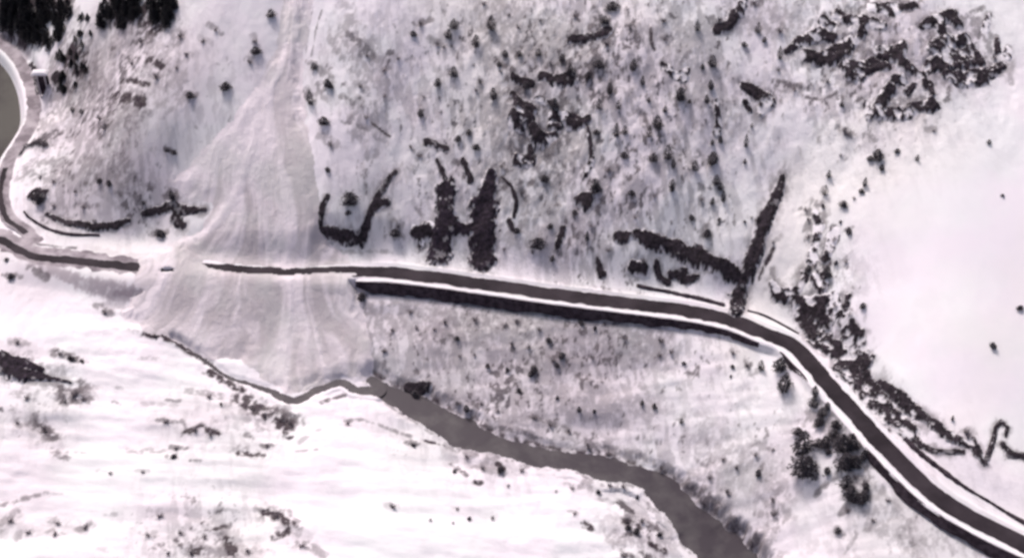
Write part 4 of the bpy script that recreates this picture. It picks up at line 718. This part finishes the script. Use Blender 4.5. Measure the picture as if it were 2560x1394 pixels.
TR = {2:[(1120,190,70,110),(1008,320,65,95),(845,190,60,80),(805,265,55,70),(840,545,60,80),(725,620,50,60),(1140,710,60,90),(600,845,50,60),(880,1030,45,40),(955,985,45,40),(1010,1095,50,45),(1330,405,40,45),(1470,400,45,55),(1645,440,55,60),(1225,405,50,50),(1920,485,70,50),(2175,495,60,95),(2000,670,55,85),(2245,610,35,70),(1590,775,65,70),(2065,790,35,70),(1920,785,40,85),
   (2355,920,70,100),(2515,710,60,90),(2430,1150,60,110),(2470,1220,35,70),(2320,1175,60,60),(2105,1155,55,45),(2460,1375,40,80),(2050,980,45,110),(2115,975,40,70),(2290,990,40,90),(1900,985,45,30),(2020,60,80,50),(1960,160,60,60),(545,255,50,40),(1520,1330,60,50),(1890,1370,65,80),(2410,815,35,45),(2290,745,30,35),(1180,480,40,35),(1710,520,50,60),(1840,570,50,55),(1380,640,60,40)],
 3:[(130,205,40,80),(575,220,40,80),(240,470,60,90),(230,640,50,70),(200,745,38,65),(15,715,60,100),(625,300,35,38),(475,335,40,35),(740,410,35,100),(240,1185,85,90),(110,1240,50,80),(270,1345,50,80),(490,1060,35,100),(480,1200,28,35),(1465,1155,80,70),(1410,1180,45,30),(1495,1245,42,42),(1610,1122,38,32),(1200,780,28,28),(530,935,20,30),(165,500,35,35),(1365,1360,35,70),(1100,1300,35,60),(2290,1055,28,35),(1755,1175,28,45),(300,1040,40,50),(300,1390,40,60),(240,1060,30,40),(70,755,30,30)],
 5:[(80,120,100,100),(1560,315,40,40),(2165,70,45,38),(2460,35,40,50),(1575,555,36,48),(1310,350,50,35),(410,370,70,45),(1830,390,35,70),(1900,40,70,60),(165,840,65,40),(870,1140,50,45),(1550,1155,60,45),(1095,1345,50,35),(1645,1275,70,35),(1790,1025,50,45),(1440,1370,75,50),(1890,1065,38,38),(1240,1370,38,45),(1470,450,100,70),(60,215,40,28),(1740,210,40,35),(1610,1340,50,40)],
 6:[(1210,155,52,48),(1345,55,38,32),(1250,350,45,45),(1060,165,28,30),(1155,585,30,30),(1190,280,22,22),(1355,905,42,42),(2320,1200,45,30),(2390,85,22,20),(2520,920,40,25),(1070,60,35,80),(320,100,38,95),(240,135,32,55),(85,250,45,35),(290,265,28,28),(1090,660,65,80),(945,630,40,50),(480,280,20,20),(390,1350,38,38),(600,1350,40,80),(740,1345,90,100),(30,1325,38,35),(200,370,55,60)],
 1:[(1675,650,75,48),(2010,110,60,60),(1900,385,70,45),(1290,1135,40,25),(740,1345,45,25),(810,1362,45,30),(2300,740,50,110),(2430,625,70,55),(2400,905,75,60),(540,815,40,38),(610,830,38,40),(2330,500,45,50),(2430,1260,40,30),(1410,715,60,35),(1240,1120,30,20),(2450,640,50,35)],
 9:[(560,175,80,60),(640,125,55,45),(940,285,55,80),(1190,735,65,50),(850,750,40,28),(1915,900,40,38),(2205,940,34,45),(1420,25,60,55),(1775,290,38,65),(1885,305,38,38),(1610,205,35,42),(1330,150,42,42),(2240,240,38,60),(2330,265,50,55),(2530,375,36,55),(2200,1190,55,60),(545,555,40,30),(960,1100,38,26),(2370,1215,45,40),(2140,1165,50,45)],
 8:[(770,110,95,140),(1000,170,50,80),(985,250,60,80),(1090,270,45,50),(1050,320,60,70),(905,560,120,170),(920,730,150,160),(1030,390,70,60),(1080,540,90,70),(1020,550,60,70),(1200,560,110,130),(1270,540,90,110),(1215,690,110,120),(1290,690,80,90),(1360,640,60,70),(1230,850,80,110),(1270,930,90,110),(1350,950,80,90),(1100,610,38,38),(1090,750,50,40),(580,765,45,45),(1170,1195,38,50),(375,45,25,28),(1150,410,60,60),(1140,480,70,70),(1380,870,50,60),(2020,360,22,38),(870,460,60,60)],
 7:[(1290,640,50,30),(1640,250,30,26)],
 4:[(1190,375,70,38),(1280,90,50,70),(1065,140,28,22),(1150,1120,32,32),(530,1290,60,38),(610,1310,40,30),(290,110,80,80),(50,560,30,25),(85,690,50,25)]}
K = .2/2.966
for c, L in TR.items():
    for x, y, wd, h in L:
        px, py = cp(c, x, y+h*.3)
        if py > 760 and px < 1850: wd, h = wd*.72, h*.72
        plant('c', px, py, max(wd*K*1.05, .9), max(h*K/.78, wd*K*1.0, 1.2))
# dark forest in the corner: individual conifers
FP = [((0,0),(150,0),(185,20),(170,60),(150,95),(120,105),(60,95),(0,70)), ((235,0),(440,0),(430,30),(425,75),(400,60),(350,30),(320,60),(260,70),(240,40)), ((130,130),(180,125),(215,150),(225,180),(190,175),(140,150)), ((140,180),(190,190),(195,215),(150,230)),((105,30),(150,40),(160,110),(120,120)),((180,30),(240,30),(235,80),(190,130))]
for pi_, (poly, num) in enumerate(zip(FP, (84, 62, 14, 8, 14, 9))):
    xa = [p[0] for p in poly]; ya = [p[1] for p in poly]; c = 0; tries = 0
    while c < num and tries < 4000:
        tries += 1; x = random.uniform(min(xa), max(xa)); y = random.uniform(min(ya)-8, max(ya))
        if inpoly(np.array([x]), np.array([max(y, 1)]), poly)[0]:
            plant('f', x, y+8, random.uniform(4.5, 7.0) if pi_ < 2 else random.uniform(3, 4.5), random.uniform(7, 11) if pi_ < 2 else random.uniform(4, 6)); c += 1
# bare shrubs (greyer marks)
SH = [(1,1340,260,90),(1,1600,220,50),(1,1050,300,80),(1,1160,560,90),(1,780,930,110),(1,740,870,80),(1,980,470,60),(1,330,1060,90),(1,1890,300,60),(1,1850,455,55),(1,2450,1060,80),(1,1380,400,60),(1,1510,300,60),(1,400,1340,60),(1,300,1310,50),(1,1310,500,50),
 (2,600,170,70),(2,720,320,60),(2,430,430,60),(2,200,410,60),(2,330,515,60),(2,155,635,60),(2,330,710,50),(2,195,865,60),(2,525,1085,50),(2,770,345,50),(2,1065,25,60),(2,1320,195,60),(2,1485,150,50),(2,1250,110,45),(2,1040,600,70),(2,1010,665,60),(2,740,725,35),(2,2150,195,45),(2,2400,150,60),(2,2410,285,45),(2,1980,320,80),(2,1740,110,60),(2,620,715,50),(2,590,1150,60),(2,1990,1250,80),(2,1200,1230,60),(2,750,830,40),(2,990,480,35),(2,1190,525,45),(2,1560,460,45),
 (3,740,220,90),(3,1250,985,90),(3,290,140,70),(3,1220,960,60),(3,730,515,50),(3,850,660,60),(3,2330,420,60),(3,1880,965,40),(3,190,890,30),(3,1190,1150,40),(3,1090,600,60),(3,550,20,60),
 (4,400,155,50),(4,620,165,60),(4,130,1165,60),(4,450,1250,60),(4,780,940,60),(4,560,50,50),(4,700,270,50),
 (5,520,940,70),(5,780,1020,60),(5,1000,1000,70),(5,1310,1010,60),(5,1280,1180,60),(5,1400,1200,60),(5,1480,1070,60),(5,2110,1130,70),(5,2380,1150,70),(5,2460,1240,60),(5,2370,1260,60),(5,700,1070,50),(5,570,1060,50),(5,390,1075,50),(5,1990,485,60),(5,2190,240,50),(5,2250,560,70),(5,1350,60,60),(5,1860,300,60),(5,1430,500,50),(5,2330,80,50),(5,430,310,50),(5,1580,1300,60),(5,1230,1040,60),(5,330,1230,60),(5,1960,1030,45),(5,890,1270,40),(5,1000,1260,40),(5,1870,1275,45),(5,1220,480,50),
 (6,160,110,60),(6,690,430,40),(6,950,260,50),(6,950,390,50),(6,1140,400,60),(6,1100,500,60),(6,1030,360,50),(6,1070,760,60),(6,1020,640,50),(6,1150,890,60),(6,930,185,50),(6,530,245,35),(6,1260,960,60),(6,1000,600,50),(6,1060,560,50),(6,500,1340,55),(6,390,1245,60),(6,1230,570,40),(6,1290,100,40),
 (7,560,160,90),(7,480,220,70),(7,330,430,80),(7,620,210,60),(7,200,200,60),(7,1230,380,60),(7,1450,440,60),(7,1560,470,60),(7,1310,580,50),(7,1550,190,60),(7,1870,270,60),(7,2100,350,80),(7,2160,390,60),(7,1960,330,60),(7,1980,555,50),(7,1190,1070,60),(7,1100,1220,50),(7,1340,1200,45),(7,1520,1230,50),(7,2050,1080,70),(7,2240,1290,60),(7,1840,1340,60),(7,1420,1350,60),(7,640,1160,60),(7,430,1130,50),(7,410,1210,50),(7,80,1110,60),(7,1250,1360,45),(7,820,760,40),(7,1060,750,40),(7,210,1200,50),(7,130,390,40),
 (9,870,240,70),(9,1050,250,50),(9,1170,300,50),(9,1440,350,60),(9,1560,400,60),(9,1700,450,50),(9,1840,560,60),(9,1990,610,60),(9,2380,720,60),(9,940,640,60),(9,1060,720,60),(9,1350,740,50),(9,2000,850,50),(9,2100,860,50),(9,1720,870,50),(9,2240,1110,60),(9,2130,1110,60),(9,1740,1060,40),(9,390,1005,60),(9,60,390,50),(9,1130,1090,45),(9,1250,855,35),(9,1600,895,28),(9,2100,1370,60),(9,2270,1380,60),(9,840,1130,28),(9,670,1105,35),(9,870,1025,35),
 (8,1150,390,80),(8,560,620,60),(8,420,720,60),(8,700,1060,80),(8,690,960,60),(8,1360,830,70),(8,1300,790,60),(8,1310,570,60),(8,170,980,50),(8,450,1270,50),(8,1540,960,50),(8,1430,1110,50),(8,1240,1040,60),(8,2130,480,70),(8,2120,450,60),(8,350,900,70),(8,220,790,60),(8,1740,260,50),(8,1850,360,40),(8,1550,440,40),(8,690,590,36),(8,320,660,50)]
for c, x, y, sz in SH:
    px, py = cp(c, x, y+sz*.25); plant('s', px, py, max(sz*K*1.1, 1.2), max(sz*K*.95, 1.0))
# write plants
lab = []
for kind, px, py, X, Y, Z, wm, hm in PLANTS:
    if kind == 'f': lab.append(describe(px, py, 'tall' if hm > 9 else 'slender', 'forest conifer', 'near-black'))
    elif kind == 'c': lab.append(describe(px, py, 'tiny' if hm < 3 else ('big' if hm > 7.5 else 'mid-sized'), 'evergreen', 'dark'))
    else: lab.append(describe(px, py, 'tiny' if wm < 3 else ('spreading' if wm > 4.8 else 'small'), 'leafless shrub', 'grey'))
ORD = ['nearest', 'second nearest', 'third nearest', 'fourth nearest', 'fifth nearest', 'sixth nearest', 'seventh nearest', 'eighth nearest', 'ninth nearest', 'tenth nearest']
cnt = {b: sorted(v) for b, v in USED.items()}
for i, (kind, px, py, X, Y, Z, wm, hm) in enumerate(PLANTS):
    b = lab[i]; L = cnt[b]
    lm = min(LM, key=lambda l: (l[1][0]-px)**2+(l[1][1]-py)**2); dd = math.hypot(px-lm[1][0], py-lm[1][1]); rk = L.index(dd)
    text = b if len(L) == 1 else (b+', '+ORD[rk] if rk < 10 else b+', one of the farthest')
    if kind == 's':
        o = bpy.data.objects.new('bare_shrub', SMh[i % 5]); COL.objects.link(o); o.location = (X, Y, Z)
        o.scale = (wm*.85, wm*.85, hm*1.1); o.rotation_euler = (random.uniform(-.15, .15), random.uniform(-.15, .15), random.random()*6.28)
        tag(o, text, 'shrub', 'leafless shrubs poking through the snow')
    else:
        crown, trunk = (CM if kind == 'f' else CD)[i % 6]
        r_ = bpy.data.objects.new('conifer_tree' if kind == 'f' else 'evergreen_tree', None); COL.objects.link(r_); r_.location = (X, Y, Z-.1); r_.empty_display_size = .2
        r_.rotation_euler = (random.uniform(-.06, .06), random.uniform(-.06, .06), random.random()*6.28); r_.scale = (wm*1.05, wm*1.05, hm)
        for nm, me in (('crown', crown), ('trunk', trunk)):
            ch = bpy.data.objects.new(nm, me); COL.objects.link(ch); ch.parent = r_
        tag(r_, text, 'tree', 'conifers of the dark corner forest' if kind == 'f' else 'dark evergreens scattered over the snowy slopes')
# ---------------------------------------------------------------- shelter by the left road
p = hit(112, 238); sx, sy, sz_ = p
sh = bpy.data.objects.new('roadside_shelter', None); COL.objects.link(sh); sh.location = (sx, sy, sz_)
tag(sh, 'small snow-capped roadside shelter on two pale posts by the left road bend', 'shelter')
def boxm(x0, x1, y0, y1, z0, z1, n=1):
    V = [(x, y, z) for z in (z0, z1) for x, y in ((x0, y0), (x1, y0), (x1, y1), (x0, y1))]
    return V, [(0, 3, 2, 1), (4, 5, 6, 7), (0, 1, 5, 4), (1, 2, 6, 5), (2, 3, 7, 6), (3, 0, 4, 7)]
for dx in (-2.2, 2.2):
    V = []; F = []
    for zz, q in ((-1.5, .55), (1, .42), (9, .36), (14.5, .45)):
        for k_ in range(8): V.append((dx+q*math.cos(k_*.7854), q*math.sin(k_*.7854), zz))
    for i in range(3):
        for k_ in range(8): F.append((i*8+k_, i*8+(k_+1) % 8, (i+1)*8+(k_+1) % 8, (i+1)*8+k_))
    pymesh('post', V, F, M_POST, sh, True)
V, F = boxm(-4.4, 4.4, -1.8, 2.4, 14.3, 15.0); pymesh('roof', V, F, M_POST, sh)
V = []; F = []; n_ = 14
for i in range(n_):
    for j in range(n_):
        u, v = i/(n_-1)*2-1, j/(n_-1)*2-1; e = max(0, (1-u**4)*(1-v**4)); V.append((u*4.7, v*2.4+.3, 14.9+1.5*e**.5+.25*random.random()*e))
for i in range(n_-1):
    for j in range(n_-1): F.append((i*n_+j, (i+1)*n_+j, (i+1)*n_+j+1, i*n_+j+1))
V.append((0, .3, 14.85)); pymesh('snow_cap', V, F, M_BERM, sh, True)
V, F = boxm(-3.6, 3.6, 1.9, 2.2, -1, 14.2); pymesh('back_wall', V, F, M_WALL, sh)
print('plants', len(PLANTS), 'objects', len(bpy.data.objects))
